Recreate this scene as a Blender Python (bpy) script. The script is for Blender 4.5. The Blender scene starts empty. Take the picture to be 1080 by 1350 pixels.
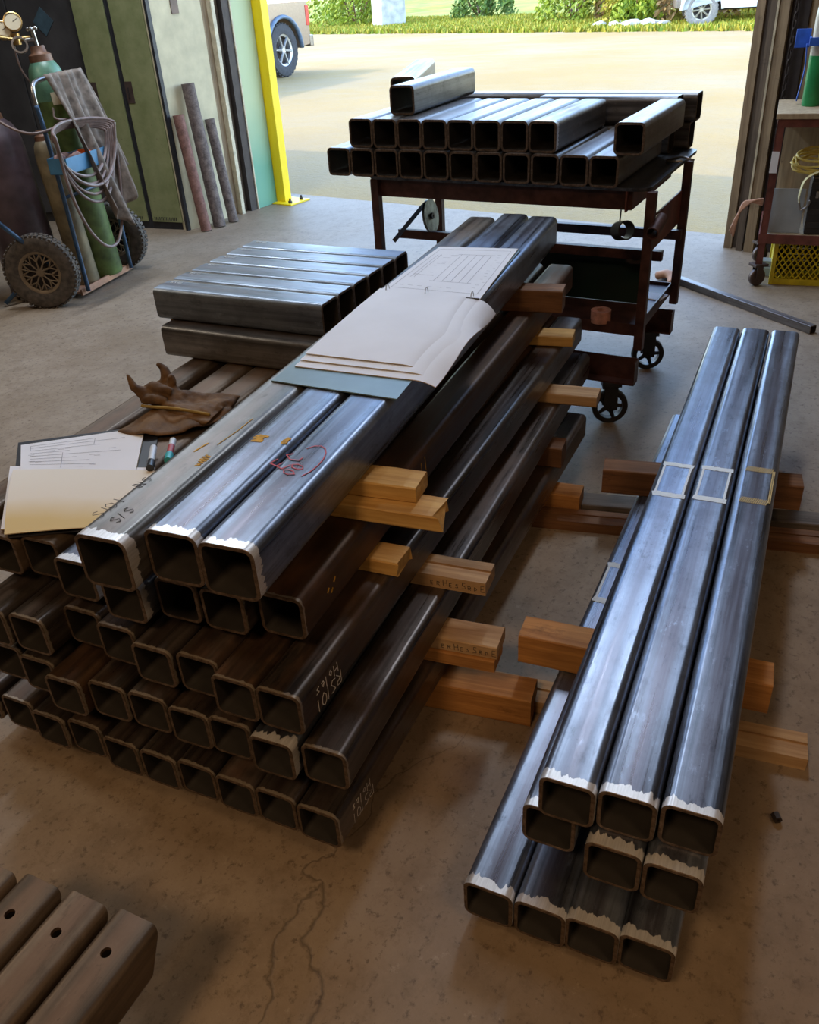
import bpy, bmesh, math, random
from mathutils import Vector, Matrix, noise
random.seed(11)
C = bpy.context.scene.collection
R = math.radians
PI = math.pi

# ------------------------------------------------------------------ helpers
def link(o, parent=None):
    C.objects.link(o)
    if parent is not None: o.parent = parent
    return o

def obj(name, bm, mats, parent=None, smooth=False, auto=None):
    me = bpy.data.meshes.new(name)
    bmesh.ops.recalc_face_normals(bm, faces=bm.faces)
    bm.to_mesh(me); bm.free()
    if not isinstance(mats, (list, tuple)): mats = [mats]
    for m in mats: me.materials.append(m)
    if smooth or auto:
        for p in me.polygons: p.use_smooth = True
    if auto:
        try: me.set_sharp_from_angle(angle=R(auto))
        except Exception: pass
    return link(bpy.data.objects.new(name, me), parent)

def tag(o, label, cat, group=None):
    o['label'] = label; o['category'] = cat
    if group: o['group'] = group
    return o

def thing(name, label, cat, loc=(0, 0, 0), az=0, group=None, tilt=None):
    o = bpy.data.objects.new(name, None); o.empty_display_size = .05
    C.objects.link(o); o.location = loc
    o.rotation_euler = tilt if tilt else (0, 0, -R(az))
    return tag(o, label, cat, group)

def struct(name, bm, m, **k):
    o = obj(name, bm, m, **k); o['kind'] = 'structure'; return o

def place(o, loc, az=0, rx=0, ry=0):
    o.location = loc; o.rotation_euler = (rx, ry, -R(az)); return o

def box(bm, x0, x1, y0, y1, z0, z1, bev=0, mi=0, M=None):
    r = bmesh.ops.create_cube(bm, size=1)
    vs = r['verts']
    for v in vs:
        v.co = Vector((x0 + (x1-x0)*(v.co.x+.5), y0 + (y1-y0)*(v.co.y+.5), z0 + (z1-z0)*(v.co.z+.5)))
    fs = set(f for v in vs for f in v.link_faces)
    if bev > 0:
        es = list(set(e for v in vs for e in v.link_edges))
        rb = bmesh.ops.bevel(bm, geom=es, offset=bev, segments=2, affect='EDGES', profile=.6)
        fs = set(rb['faces']) | set(f for f in fs if f.is_valid)
        vs = list(set(v for f in fs for v in f.verts))
    for f in fs: f.material_index = mi
    if M is not None: bmesh.ops.transform(bm, matrix=M, verts=list(vs))
    return vs

def cyl(bm, p0, p1, r0, r1=None, seg=20, caps=True, mi=0):
    p0, p1 = Vector(p0), Vector(p1)
    if r1 is None: r1 = r0
    d = (p1-p0); L = d.length
    q = d.to_track_quat('Z', 'Y').to_matrix().to_4x4()
    r = bmesh.ops.create_cone(bm, cap_ends=caps, segments=seg, radius1=r0, radius2=r1, depth=L,
                              matrix=Matrix.Translation((p0+p1)/2) @ q)
    for f in set(f for v in r['verts'] for f in v.link_faces): f.material_index = mi
    return r['verts']

def lathe(bm, prof, seg=28, M=None, mi=0, closed=False):
    rings = []
    M = M or Matrix.Identity(4)
    for (r, z) in prof:
        if r < 1e-6: rings.append([bm.verts.new(M @ Vector((0, 0, z)))])
        else: rings.append([bm.verts.new(M @ Vector((r*math.cos(2*PI*k/seg), r*math.sin(2*PI*k/seg), z))) for k in range(seg)])
    n = len(rings)
    for i in range(n if closed else n-1):
        a, b = rings[i], rings[(i+1) % n]
        for k in range(seg):
            k2 = (k+1) % seg
            if len(a) == 1 and len(b) == 1: continue
            if len(a) == 1: f = bm.faces.new((a[0], b[k], b[k2]))
            elif len(b) == 1: f = bm.faces.new((a[k], a[k2], b[0]))
            else: f = bm.faces.new((a[k], a[k2], b[k2], b[k]))
            f.material_index = mi

def sweep(bm, pts, rad, seg=8, closed=False, mi=0, caps=True, flat=1.0):
    pts = [Vector(p) for p in pts]; n = len(pts)
    rads = rad if isinstance(rad, (list, tuple)) else [rad]*n
    rings = []; up = None
    for i, p in enumerate(pts):
        a = pts[(i-1) % n] if (closed or i > 0) else pts[i]
        b = pts[(i+1) % n] if (closed or i < n-1) else pts[i]
        t = (b-a).normalized()
        if up is None:
            up = Vector((0, 0, 1)) if abs(t.z) < .9 else Vector((1, 0, 0))
        s = t.cross(up).normalized(); up = s.cross(t).normalized()
        rings.append([bm.verts.new(p + (s*math.cos(2*PI*k/seg) + up*flat*math.sin(2*PI*k/seg))*rads[i]) for k in range(seg)])
    for i in range(n if closed else n-1):
        a, b = rings[i], rings[(i+1) % n]
        for k in range(seg):
            f = bm.faces.new((a[k], a[(k+1) % seg], b[(k+1) % seg], b[k])); f.material_index = mi
    if caps and not closed:
        for rr in (rings[0], rings[-1]):
            f = bm.faces.new(rr); f.material_index = mi

def spline(P, n=8, closed=False):
    P = [Vector(p) for p in P]; out = []; m = len(P)
    for i in range(m if closed else m-1):
        g = lambda k: P[k % m] if closed else P[max(0, min(m-1, k))]
        a, b, c, d = g(i-1), g(i), g(i+1), g(i+2)
        for k in range(n):
            t = k/n
            out.append(.5*((2*b) + (c-a)*t + (2*a-5*b+4*c-d)*t*t + (3*b-a-3*c+d)*t**3))
    if not closed: out.append(P[-1])
    return out

# ------------------------------------------------------------------ materials
class NT:
    def __init__(s, name):
        s.m = bpy.data.materials.new(name); s.m.use_nodes = True
        s.t = s.m.node_tree; s.b = s.t.nodes['Principled BSDF']
        s.tc = s.t.nodes.new('ShaderNodeTexCoord')
    def n(s, typ, **k):
        nd = s.t.nodes.new('ShaderNode'+typ)
        for a, v in k.items(): setattr(nd, a, v)
        return nd
    def l(s, a, b): s.t.links.new(a, b)
    def inp(s, sock, v):
        if isinstance(v, bpy.types.NodeSocket): s.l(v, sock)
        elif isinstance(v, (tuple, list)) and len(v) == 3 and sock.type == 'RGBA': sock.default_value = (*v, 1)
        elif sock.type == 'RGBA': sock.default_value = (v, v, v, 1)
        else: sock.default_value = v
    def noise(s, scale, detail=4, rough=.55, map=None, coord='Object', dist=0, off=None):
        src = s.tc.outputs[coord]
        if map or off:
            mp = s.n('Mapping'); mp.inputs['Scale'].default_value = map or (1, 1, 1)
            s.l(src, mp.inputs['Vector']); src = mp.outputs[0]
            if off is not None: s.l(off, mp.inputs['Location'])
        nd = s.n('TexNoise'); nd.inputs['Scale'].default_value = scale; nd.inputs['Detail'].default_value = detail
        nd.inputs['Roughness'].default_value = rough; nd.inputs['Distortion'].default_value = dist
        s.l(src, nd.inputs['Vector']); return nd.outputs['Fac']
    def ramp(s, f, lo, hi, a=0., b=1.):
        nd = s.n('MapRange'); nd.inputs[1].default_value = lo; nd.inputs[2].default_value = hi
        nd.inputs[3].default_value = a; nd.inputs[4].default_value = b; nd.clamp = True
        s.inp(nd.inputs[0], f); return nd.outputs[0]
    def mix(s, f, a, b):
        nd = s.n('Mix', data_type='RGBA'); s.inp(nd.inputs[0], f); s.inp(nd.inputs[6], a); s.inp(nd.inputs[7], b)
        return nd.outputs[2]
    def math(s, op, a, b=0.):
        nd = s.n('Math', operation=op); s.inp(nd.inputs[0], a); s.inp(nd.inputs[1], b); return nd.outputs[0]
    def sep(s, coord='Object'):
        nd = s.n('SeparateXYZ'); s.l(s.tc.outputs[coord], nd.inputs[0]); return nd.outputs
    def rnd(s):
        nd = s.n('ObjectInfo'); return nd.outputs['Random']
    def rndvec(s):
        nd = s.n('CombineXYZ'); r = s.math('MULTIPLY', s.rnd(), 37.)
        for i in range(3): s.l(r, nd.inputs[i])
        return nd.outputs[0]
    def bump(s, f, strength=.3, dist=.01):
        nd = s.n('Bump'); nd.inputs['Strength'].default_value = strength; nd.inputs['Distance'].default_value = dist
        s.l(f, nd.inputs['Height']); s.l(nd.outputs[0], s.b.inputs['Normal'])
    def set(s, col=None, rough=None, metal=None, **k):
        if col is not None: s.inp(s.b.inputs['Base Color'], col)
        if rough is not None: s.inp(s.b.inputs['Roughness'], rough)
        if metal is not None: s.inp(s.b.inputs['Metallic'], metal)
        for a, v in k.items(): s.inp(s.b.inputs[a.replace('_', ' ')], v)
        return s.m

def plain(name, col, rough=.5, metal=0., var=.12, scale=20, bump=0.):
    t = NT(name); f = t.noise(scale, 5)
    a = tuple(max(0, c*(1-var*2.2)) for c in col); b = tuple(min(1, c*(1+var*1.6)) for c in col)
    c = t.mix(t.ramp(f, .3, .7), a, b)
    if bump: t.bump(f, bump, .004)
    return t.set(c, rough, metal)

def steel(name, dark, light, rust=(.16, .07, .03), rust_lo=.72, rust_hi=.9, metal=.75, r0=.28, r1=.5, band=True, bw=1., bandcol=(.72, .74, .77)):
    """mill-scaled square tube; long axis is local Y, near cut end at y = 0"""
    t = NT(name); rv = t.rndvec()
    st = t.noise(1., 5, .6, map=(55, 1.3, 55), off=rv)
    st2 = t.noise(1., 4, .5, map=(14, .35, 14), off=rv)
    bl = t.noise(9, 6, .65, off=rv)
    f = t.math('ADD', t.math('MULTIPLY', st, .55), t.math('MULTIPLY', st2, .55))
    c = t.mix(t.ramp(f, .42, .68), dark, light)
    c = t.mix(t.ramp(bl, .45, .75, 0, .45), c, tuple(x*.45 for x in dark))
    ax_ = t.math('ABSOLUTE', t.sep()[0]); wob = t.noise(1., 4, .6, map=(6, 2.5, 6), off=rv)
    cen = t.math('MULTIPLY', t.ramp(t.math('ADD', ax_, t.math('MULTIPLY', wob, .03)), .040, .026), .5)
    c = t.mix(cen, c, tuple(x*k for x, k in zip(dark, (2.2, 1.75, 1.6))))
    pit = t.noise(38, 6, .75, map=(1, .35, 1), off=rv)
    c = t.mix(t.ramp(pit, .55, .7, 0, .6), c, tuple(x*.8 for x in dark)); c = t.mix(t.ramp(pit, .40, .30, 0, .35), c, tuple(min(1, x*1.25) for x in light))
    spot = t.noise(120, 3, .6, off=rv)
    c = t.mix(t.ramp(spot, .66, .74, 0, .35), c, tuple(x*.4 for x in dark))
    rn = t.noise(4.5, 7, .7, map=(1, .45, 1), off=rv)
    rf = t.ramp(rn, rust_lo, rust_hi, 0, .85)
    c = t.mix(rf, c, rust)
    met = t.math('MULTIPLY', t.math('SUBTRACT', 1., rf), metal)
    ro = t.math('ADD', t.ramp(st, .3, .7, r0, r1), t.math('MULTIPLY', rf, .3))
    if band:
        y = t.sep()[1]
        jag = t.noise(1., 2, .5, map=(110, 6, 110), off=rv)
        jag2 = t.noise(25., 2, .5, off=rv)
        lim = t.math('MULTIPLY', t.math('ADD', t.math('ADD', t.math('MULTIPLY', jag, .03), t.math('MULTIPLY', jag2, .035)), -.011), bw)
        d = t.math('SUBTRACT', lim, y)
        bf = t.ramp(d, -.0008, .0008)
        sc = t.noise(1., 3, .6, map=(260, 18, 260), off=rv)
        bc = t.mix(t.ramp(sc, .35, .65), tuple(x*.8 for x in bandcol), bandcol)
        c = t.mix(bf, c, bc)
        met = t.mix(bf, met, .45)
        ro = t.mix(bf, ro, .36)
    t.bump(st, .08, .002)
    return t.set(c, ro, met)

M = {}
M['blue'] = steel('blue_grey_mill_steel', (.05, .055, .075), (.31, .37, .48), rust_lo=.78, rust_hi=.95, r0=.24, r1=.42)
M['blue_nb'] = steel('blue_grey_mill_steel_plain', (.085, .10, .125), (.30, .35, .42), rust_lo=.76, rust_hi=.95, band=False)
M['brown'] = steel('dark_brown_mill_steel', (.045, .038, .034), (.19, .16, .145), rust=(.11, .055, .03), rust_lo=.5, rust_hi=.75, r0=.22, r1=.46, bw=.32, bandcol=(.34, .30, .25))
M['grey'] = steel('grey_mill_steel', (.085, .082, .078), (.27, .26, .25), rust=(.15, .10, .06), rust_lo=.52, rust_hi=.8, r0=.3, r1=.52)
M['rusty'] = steel('rusty_steel', (.055, .038, .028), (.15, .09, .055), rust=(.17, .07, .028), rust_lo=.47, rust_hi=.72, r0=.38, r1=.6, bw=.32, bandcol=(.34, .30, .25))
M['tan'] = steel('brown_oxide_steel', (.075, .055, .04), (.20, .15, .11), rust=(.2, .13, .08), rust_lo=.5, rust_hi=.8, r0=.36, r1=.55, band=False, metal=.6)
M['dark'] = steel('dark_mill_steel_plain', (.08, .078, .082), (.32, .32, .33), rust=(.12, .07, .04), rust_lo=.6, rust_hi=.85, band=False)
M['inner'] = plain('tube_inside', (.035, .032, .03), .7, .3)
t = NT('saw_cut_steel'); f = t.noise(90, 3); M['cut'] = t.set(t.mix(t.ramp(f, .35, .7), (.07, .047, .034), (.2, .15, .115)), .5, .6)

def woodmat(name, a, b, vert=False):
    t = NT(name); rv = t.rndvec()
    g = t.noise(1., 6, .65, map=(38, 38, 1.6) if vert else (38, 2.2, 38), off=rv, dist=.6)
    h = t.noise(3., 4, .6, off=rv)
    k = t.noise(14., 5, .7, map=(1, .5, 1), off=rv)
    c = t.mix(t.ramp(g, .35, .68), a, b)
    c = t.mix(t.ramp(h, .5, .75, 0, .5), c, tuple(x*.4 for x in a))
    c = t.mix(t.ramp(k, .62, .75, 0, .7), c, tuple(x*.25 for x in a))
    t.bump(g, .35, .004)
    return t.set(c, .75)
M['wood_o'] = woodmat('orange_softwood', (.30, .125, .035), (.56, .28, .085))
M['wood_p'] = woodmat('pale_softwood', (.34, .20, .095), (.56, .39, .22))
M['wood_d'] = woodmat('dark_stained_softwood', (.10, .045, .02), (.24, .115, .05))
M['wood_g'] = woodmat('weathered_grey_board', (.07, .06, .055), (.19, .165, .15))
M['wood_y'] = woodmat('split_yellow_softwood', (.42, .23, .06), (.66, .43, .15))

# floor: worn concrete, brownish dust
t = NT('shop_concrete')
n1 = t.noise(.9, 6, .6); n2 = t.noise(7, 8, .7); n3 = t.noise(45, 5, .7); n4 = t.noise(.35, 3)
c = t.mix(t.ramp(n1, .35, .65), (.215, .16, .108), (.30, .24, .18))
c = t.mix(t.ramp(n2, .46, .66, 0, .6), c, (.17, .125, .085))
c = t.mix(t.ramp(n3, .56, .66, 0, .75), c, (.09, .062, .042))
n5 = t.noise(18, 6, .8); c = t.mix(t.ramp(n5, .52, .68, 0, .55), c, (.14, .095, .055)); c = t.mix(t.ramp(n5, .40, .30, 0, .35), c, (.46, .40, .33))
c = t.mix(t.ramp(n2, .28, .2, 0, .5), c, (.40, .37, .33))
w = t.n('TexVoronoi', feature='DISTANCE_TO_EDGE'); w.inputs['Scale'].default_value = .55
ns = t.n('TexNoise'); ns.inputs['Scale'].default_value = 2.2; ns.inputs['Detail'].default_value = 6
mp = t.n('VectorMath', operation='MULTIPLY_ADD'); t.l(t.tc.outputs['Object'], ns.inputs['Vector']); t.l(ns.outputs['Color'], mp.inputs[0])
mp.inputs[1].default_value = (.7, .7, 0); t.l(t.tc.outputs['Object'], mp.inputs[2]); t.l(mp.outputs[0], w.inputs['Vector'])
crk = t.math('MULTIPLY', t.ramp(w.outputs['Distance'], .0022, .0, 0, .8), t.ramp(n4, .48, .56))
c = t.mix(t.math('MULTIPLY', crk, .75), c, (.045, .032, .022))
scr = t.noise(1., 3, .5, map=(3, 90, 1)); c = t.mix(t.ramp(scr, .76, .8, 0, .25), c, (.42, .38, .33))
hh = t.math('SUBTRACT', t.math('ADD', n2, t.math('MULTIPLY', n3, .4)), crk); t.bump(hh, .28, .006)
M['floor'] = t.set(c, t.ramp(n1, .3, .7, .48, .66), 0.)

t = NT('gravel_yard'); n1 = t.noise(.22, 6, .65, map=(1, 1, 1)); n2 = t.noise(14, 6, .75); n3 = t.noise(.9, 5, .6); n4 = t.noise(60, 3, .7)
c = t.mix(t.ramp(n1, .38, .62), (.34, .225, .075), (.34, .265, .15))
c = t.mix(t.ramp(n3, .45, .7, 0, .5), c, (.38, .24, .055))
c = t.mix(t.ramp(n2, .5, .75, 0, .45), c, (.22, .17, .10)); c = t.mix(t.ramp(n4, .6, .75, 0, .4), c, (.42, .38, .30))
t.bump(n2, .5, .03); M['gravel'] = t.set(c, .95)
t = NT('grass_field'); n1 = t.noise(.6, 5, .6); n2 = t.noise(6, 6, .7)
c = t.mix(t.ramp(n1, .4, .62), (.19, .23, .015), (.34, .28, .03)); c = t.mix(t.ramp(n2, .4, .7, 0, .5), c, (.2, .3, .03)); M['field'] = t.set(c, .95)
def leafmat(name, a, b):
    t = NT(name); n = t.noise(7, 4, .7); r = t.rnd(); c = t.mix(t.ramp(n, .3, .7), a, b)
    return t.set(c, .7)
M['leaf_g'] = leafmat('bright_green_leaves', (.09, .17, .006), (.34, .38, .015))
M['leaf_y'] = leafmat('yellow_green_leaves', (.22, .22, .01), (.46, .36, .03))
M['leaf_r'] = leafmat('reddish_brown_leaves', (.18, .11, .04), (.38, .24, .08))
M['leaf_d'] = leafmat('deep_green_leaves', (.04, .10, .012), (.18, .26, .03))

M['wall_dark'] = plain('dark_wall', (.035, .033, .034), .8, 0, .2, 4)
M['wall_ply'] = woodmat('tan_plywood', (.30, .22, .13), (.44, .34, .21), True)
M['wall_in'] = plain('shop_wall', (.26, .21, .155), .85, 0, .15, 2)
M['ceil'] = plain('shop_ceiling', (.30, .25, .19), .9, 0, .1, 2)
M['cream'] = plain('cream_painted_board', (.50, .44, .29), .6, 0, .09, 6, .1)
t = NT('green_locker_paint'); n = t.noise(5, 6, .65); n2 = t.noise(60, 3)
M['locker'] = t.set(t.mix(t.ramp(n2, .66, .73, 0, .5), t.mix(t.ramp(n, .35, .7), (.17, .19, .08), (.27, .28, .14)), (.10, .08, .05)), .5)
M['lock_frame'] = plain('dark_locker_frame', (.035, .035, .042), .45, .3)
M['recess'] = plain('brown_latch_plate', (.10, .07, .06), .45, .5)
M['jwood'] = woodmat('dark_jamb_wood', (.07, .05, .038), (.17, .13, .095), True)
M['jwood2'] = woodmat('tan_jamb_wood', (.20, .14, .085), (.36, .27, .165), True)
M['trim'] = plain('pale_trim', (.52, .46, .33), .55)
M['dtrim'] = plain('dark_track_steel', (.045, .035, .033), .55, .4)
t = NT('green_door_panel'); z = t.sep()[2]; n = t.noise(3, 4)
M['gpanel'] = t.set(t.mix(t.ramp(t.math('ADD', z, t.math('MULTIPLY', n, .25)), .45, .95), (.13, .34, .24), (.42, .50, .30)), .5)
t = NT('yellow_bollard_paint'); n = t.noise(18, 5, .7)
M['yellow'] = t.set(t.mix(t.ramp(n, .62, .75, 0, .5), (.83, .62, .005), (.4, .25, .02)), .45)
def pipemat(name, a, b):
    t = NT(name); n = t.noise(22, 7, .8, off=t.rndvec()); return t.set(t.mix(t.ramp(n, .35, .68), a, b), .8, .2)
M['pipe_r'] = pipemat('red_rust_pipe', (.10, .045, .035), (.29, .15, .12))
M['pipe_g'] = pipemat('grey_rust_pipe', (.055, .04, .038), (.24, .19, .17))
M['tire'] = plain('dusty_tyre_rubber', (.075, .06, .048), .85, 0, .25, 30, .2)
M['rim'] = plain('dusty_bronze_rim', (.22, .165, .11), .55, .5, .15, 14)
M['cart_blue'] = plain('blue_cart_paint', (.035, .075, .14), .42, .2, .2, 16)
M['tray'] = plain('light_blue_tray_paint', (.07, .22, .40), .45, .1, .1, 9)
M['c_green'] = plain('green_cylinder_paint', (.085, .13, .035), .42, 0, .28, 11)
M['c_teal'] = plain('teal_collar_paint', (.09, .20, .13), .4, 0, .2, 10)
M['c_brown'] = plain('brown_cylinder_cap', (.16, .075, .04), .5, .2, .2, 14)
M['c_tan'] = plain('worn_tan_cylinder', (.19, .15, .085), .5, .1, .25, 9)
M['c_purple'] = plain('maroon_acetylene_cylinder', (.085, .058, .068), .42, .1, .2, 8)
M['brass'] = plain('brass', (.50, .32, .12), .35, .9)
M['dial'] = plain('gauge_dial', (.62, .54, .38), .4, 0, .03)
M['chrome'] = plain('worn_chrome', (.38, .37, .36), .3, .9)
M['hose'] = plain('grey_mauve_hose', (.19, .135, .125), .45, 0, .2, 20)
M['rag'] = plain('dirty_grey_rag', (.21, .175, .15), .95, 0, .25, 22, .3)
M['rag_p'] = plain('mauve_rag', (.27, .17, .155), .95, 0, .2, 22)
M['orange'] = plain('orange_plastic', (.85, .13, .015), .45, 0, .05)
M['tbl'] = plain('maroon_painted_frame', (.075, .033, .03), .5, .35, .3, 15)
M['tbl_top'] = steel('worn_table_plate', (.05, .055, .07), (.16, .18, .22), rust=(.1, .05, .03), rust_lo=.55, rust_hi=.8, band=False)
M['tbl_red'] = plain('red_brown_paint', (.16, .05, .038), .5, .2, .25, 12)
M['caster'] = plain('black_caster', (.02, .02, .022), .45, .3)
M['glass'] = None
t = NT('dark_green_glass_sheet'); M['glass'] = t.set((.012, .03, .028), .08, 0., Coat_Weight=.5)
M['galv'] = plain('grey_steel_plate', (.33, .39, .45), .4, .25, .08, 6)
M['disc'] = plain('scuffed_steel_disc', (.20, .24, .25), .4, .7, .35, 25)
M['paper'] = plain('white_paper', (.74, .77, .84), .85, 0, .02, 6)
t = NT('yellowed_paper'); p = t.sep(); nn = t.noise(4, 3); e = t.math('ADD', p[1], t.math('MULTIPLY', nn, .12))
M['paper_y'] = t.set(t.mix(t.ramp(e, .10, .19), (.62, .49, .24), (.72, .68, .60)), .85)
M['paper_e'] = plain('paper_edge', (.50, .42, .30), .9)
M['ink'] = plain('drawing_ink', (.16, .17, .24), .8, 0, 0)
M['binder'] = plain('blue_grey_binder_cover', (.13, .20, .22), .42, .1, .08, 8)
M['binder_b'] = plain('black_binder_cover', (.02, .022, .03), .4)
t = NT('brown_work_leather'); n = t.noise(14, 6, .7); n2 = t.noise(140, 3)
t.bump(t.math('ADD', n, t.math('MULTIPLY', n2, .3)), .4, .004)
M['leather'] = t.set(t.mix(t.ramp(n, .35, .68), (.06, .030, .013), (.19, .10, .035)), .75)
M['seam'] = plain('yellow_glove_seam', (.30, .20, .05), .8)
M['chalk'] = plain('white_chalk', (.72, .72, .72), .9, 0, .03)
M['silver'] = plain('silver_marker', (.68, .78, .88), .6, 0, .02, 40)
M['goldm'] = plain('yellow_marker', (.45, .33, .12), .6, .1, .1, 60)
M['ycray'] = plain('yellow_crayon', (.55, .30, .02), .8, 0, .2, 60)
M['rcray'] = plain('red_crayon', (.55, .10, .13), .8, 0, .1, 60)
M['dmark'] = plain('dark_marker', (.03, .028, .028), .7, 0, 0)
M['teal'] = plain('teal_marker_cap', (.05, .42, .45), .4, 0, .03)
M['redp'] = plain('red_marker_body', (.40, .06, .07), .4, 0, .03)
M['wpl'] = plain('white_plastic', (.62, .68, .74), .35, 0, .03)
M['crate'] = plain('yellow_milk_crate', (.62, .50, .015), .5, 0, .12, 14)
M['cable'] = plain('yellow_cable', (.55, .42, .09), .6, 0, .1, 20)
M['strap'] = plain('pale_yellow_strap', (.50, .44, .22), .8, 0, .1, 20)
M['black'] = plain('black_plastic', (.018, .018, .02), .35, 0, .2)
M['black2'] = plain('black_rubber', (.03, .03, .032), .7)
M['o2g'] = plain('green_oxygen_paint', (.015, .26, .08), .35, 0, .12, 10)
M['o2w'] = plain('white_grey_cylinder_paint', (.46, .45, .40), .4, .1, .1, 10)
M['blueb'] = plain('bright_blue_bracket', (.03, .12, .55), .4, 0, .1)
M['truck_tan'] = plain('tan_truck_paint', (.34, .25, .18), .3, .4, .05)
M['truck_blue'] = plain('grey_blue_fender_plastic', (.12, .17, .24), .5)
M['truck_w'] = plain('white_truck_paint', (.78, .80, .80), .35, 0, .03)
M['tail'] = plain('red_tail_light', (.55, .04, .02), .3, 0, .02)
M['bumper'] = plain('bumper_steel', (.30, .26, .22), .35, .7)
M['alloy'] = plain('silver_alloy_wheel', (.55, .55, .55), .35, .6, .05)
M['tyre2'] = plain('black_road_tyre', (.05, .05, .055), .85)
M['tyre3'] = plain('grey_dusty_tyre', (.30, .27, .24), .9)
M['stone'] = plain('pale_grey_stone', (.52, .50, .46), .9, 0, .15, 3)
M['clay'] = plain('tan_clay_brown', (.42, .22, .13), .7, 0, .15, 12)
M['rope'] = plain('pale_pink_rope', (.50, .29, .2), .85)
M['tape'] = plain('pink_tape_roll', (.48, .24, .2), .6, 0, .2, 30)
M['lampm'] = plain('lamp_housing', (.5, .5, .5), .5)

# ------------------------------------------------------------------ square tube
def rr(T, r, seg=5):
    h = T/2; out = []
    for cx, cz, a0 in ((h-r, h-r, 0), (-h+r, h-r, 90), (-h+r, -h+r, 180), (h-r, -h+r, 270)):
        for k in range(seg+1):
            a = R(a0 + 90*k/seg); out.append((cx + r*math.cos(a), cz + r*math.sin(a)))
    return out

def tube(name, T, L, mat, wall=.0075, r=None, parent=None, holes=None):
    """square tube, base centre of the near end at the local origin, running +Y"""
    r = r or T*.18
    bm = bmesh.new(); o = rr(T, r); i = rr(T-2*wall, max(.003, r-wall)); n = len(o)
    e = .0012; o2 = rr(T-2*e, r-e)
    ys = [0, e, L-e, L]; rings = []
    def ring(p, y): return [bm.verts.new((x, y, z+T/2)) for x, z in p]
    A = ring(o2, 0); B = ring(o, e); Cc = ring(o, L-e); D = ring(o2, L); I0 = ring(i, 0); I1 = ring(i, L)
    def br(a, b, mi):
        for k in range(n):
            f = bm.faces.new((a[k], a[(k+1) % n], b[(k+1) % n], b[k])); f.material_index = mi
    br(A, B, 1); br(B, Cc, 0); br(Cc, D, 1); br(D, I1, 1); br(I1, I0, 2); br(I0, A, 1)
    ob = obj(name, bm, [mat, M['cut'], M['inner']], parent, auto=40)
    if holes:
        for (p, d, rad) in holes: cut_hole(ob, p, d, rad)
    wn = ob.modifiers.new('wn', 'WEIGHTED_NORMAL'); wn.keep_sharp = True; wn.weight = 100
    return ob

def cut_hole(ob, p, d, rad):
    bm = bmesh.new(); p = Vector(p); d = Vector(d).normalized()*.02
    cyl(bm, p-d, p+d, rad, seg=24)
    me = bpy.data.meshes.new('c'); bm.to_mesh(me); bm.free(); c = bpy.data.objects.new('c', me); C.objects.link(c)
    m = ob.modifiers.new('b', 'BOOLEAN'); m.object = c; m.operation = 'DIFFERENCE'; m.solver = 'EXACT'
    dg = bpy.context.evaluated_depsgraph_get(); dg.update()
    nm = bpy.data.meshes.new_from_object(ob.evaluated_get(dg)); ob.modifiers.clear(); ob.data = nm; ob.modifiers.new('wn', 'WEIGHTED_NORMAL').keep_sharp = True
    bpy.data.objects.remove(c)

def dirs(az):
    a = R(az); return Vector((math.sin(a), math.cos(a), 0)), Vector((math.cos(a), -math.sin(a), 0))

# stroke lettering (own line font), drawn as thin raised ribbons
ST = {'R': [[(0,0),(0,1),(.55,.95),(.6,.65),(.1,.5),(.65,0)]], 'S': [[(.6,.9),(.3,1),(.05,.8),(.3,.52),(.58,.28),(.35,0),(0,.1)]],
      '1': [[(.25,0),(.25,1)]], '0': [[(.3,0),(.05,.3),(.05,.75),(.3,1),(.58,.7),(.55,.25),(.3,0)]],
      'H': [[(0,0),(0,1)], [(.55,0),(.55,1)], [(0,.5),(.55,.55)]], 'o': [[(.3,0),(.05,.25),(.25,.55),(.5,.3),(.3,0)]],
      'l': [[(.2,0),(.22,1)]], 'e': [[(.05,.3),(.45,.35),(.3,.58),(.05,.3),(.2,0),(.5,.08)]], 's': [[(.45,.5),(.1,.45),(.4,.15),(.05,0)]],
      'I': [[(.25,0),(.25,1)]], 'N': [[(0,0),(0,1),(.5,0),(.5,1)]], 'K': [[(0,0),(0,1)], [(.5,1),(.05,.5),(.55,0)]], 'E': [[(.5,1),(0,1),(0,0),(.5,0)], [(0,.5),(.4,.5)]], 'D': [[(0,0),(0,1),(.4,.8),(.5,.4),(0,0)]],
      '5': [[(.5,1),(.1,1),(.05,.6),(.45,.5),(.5,.15),(0,0)]], 'C': [[(.55,.85),(.25,1),(.05,.5),(.25,0),(.55,.15)]], 'T': [[(0,1),(.6,1)],[(.3,1),(.3,0)]], '/': [[(0,0),(.4,1)]], ' ': []}
def letters(bm, text, origin, ex, ey, size, w=.0011, lift=.0006, mi=0):
    ex, ey = Vector(ex).normalized(), Vector(ey).normalized(); nz = ex.cross(ey); o = Vector(origin); cx = 0
    for ch in text:
        for s in ST.get(ch, []):
            pts = [o + ex*(cx + (x+random.uniform(-.04, .04))*size) + ey*(y+random.uniform(-.04, .04))*size + nz*lift for x, y in s]
            ribbon(bm, pts, nz, w, mi)
        cx += size*(.45 if ch in '1lI' else .82)
RC = [0]
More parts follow.
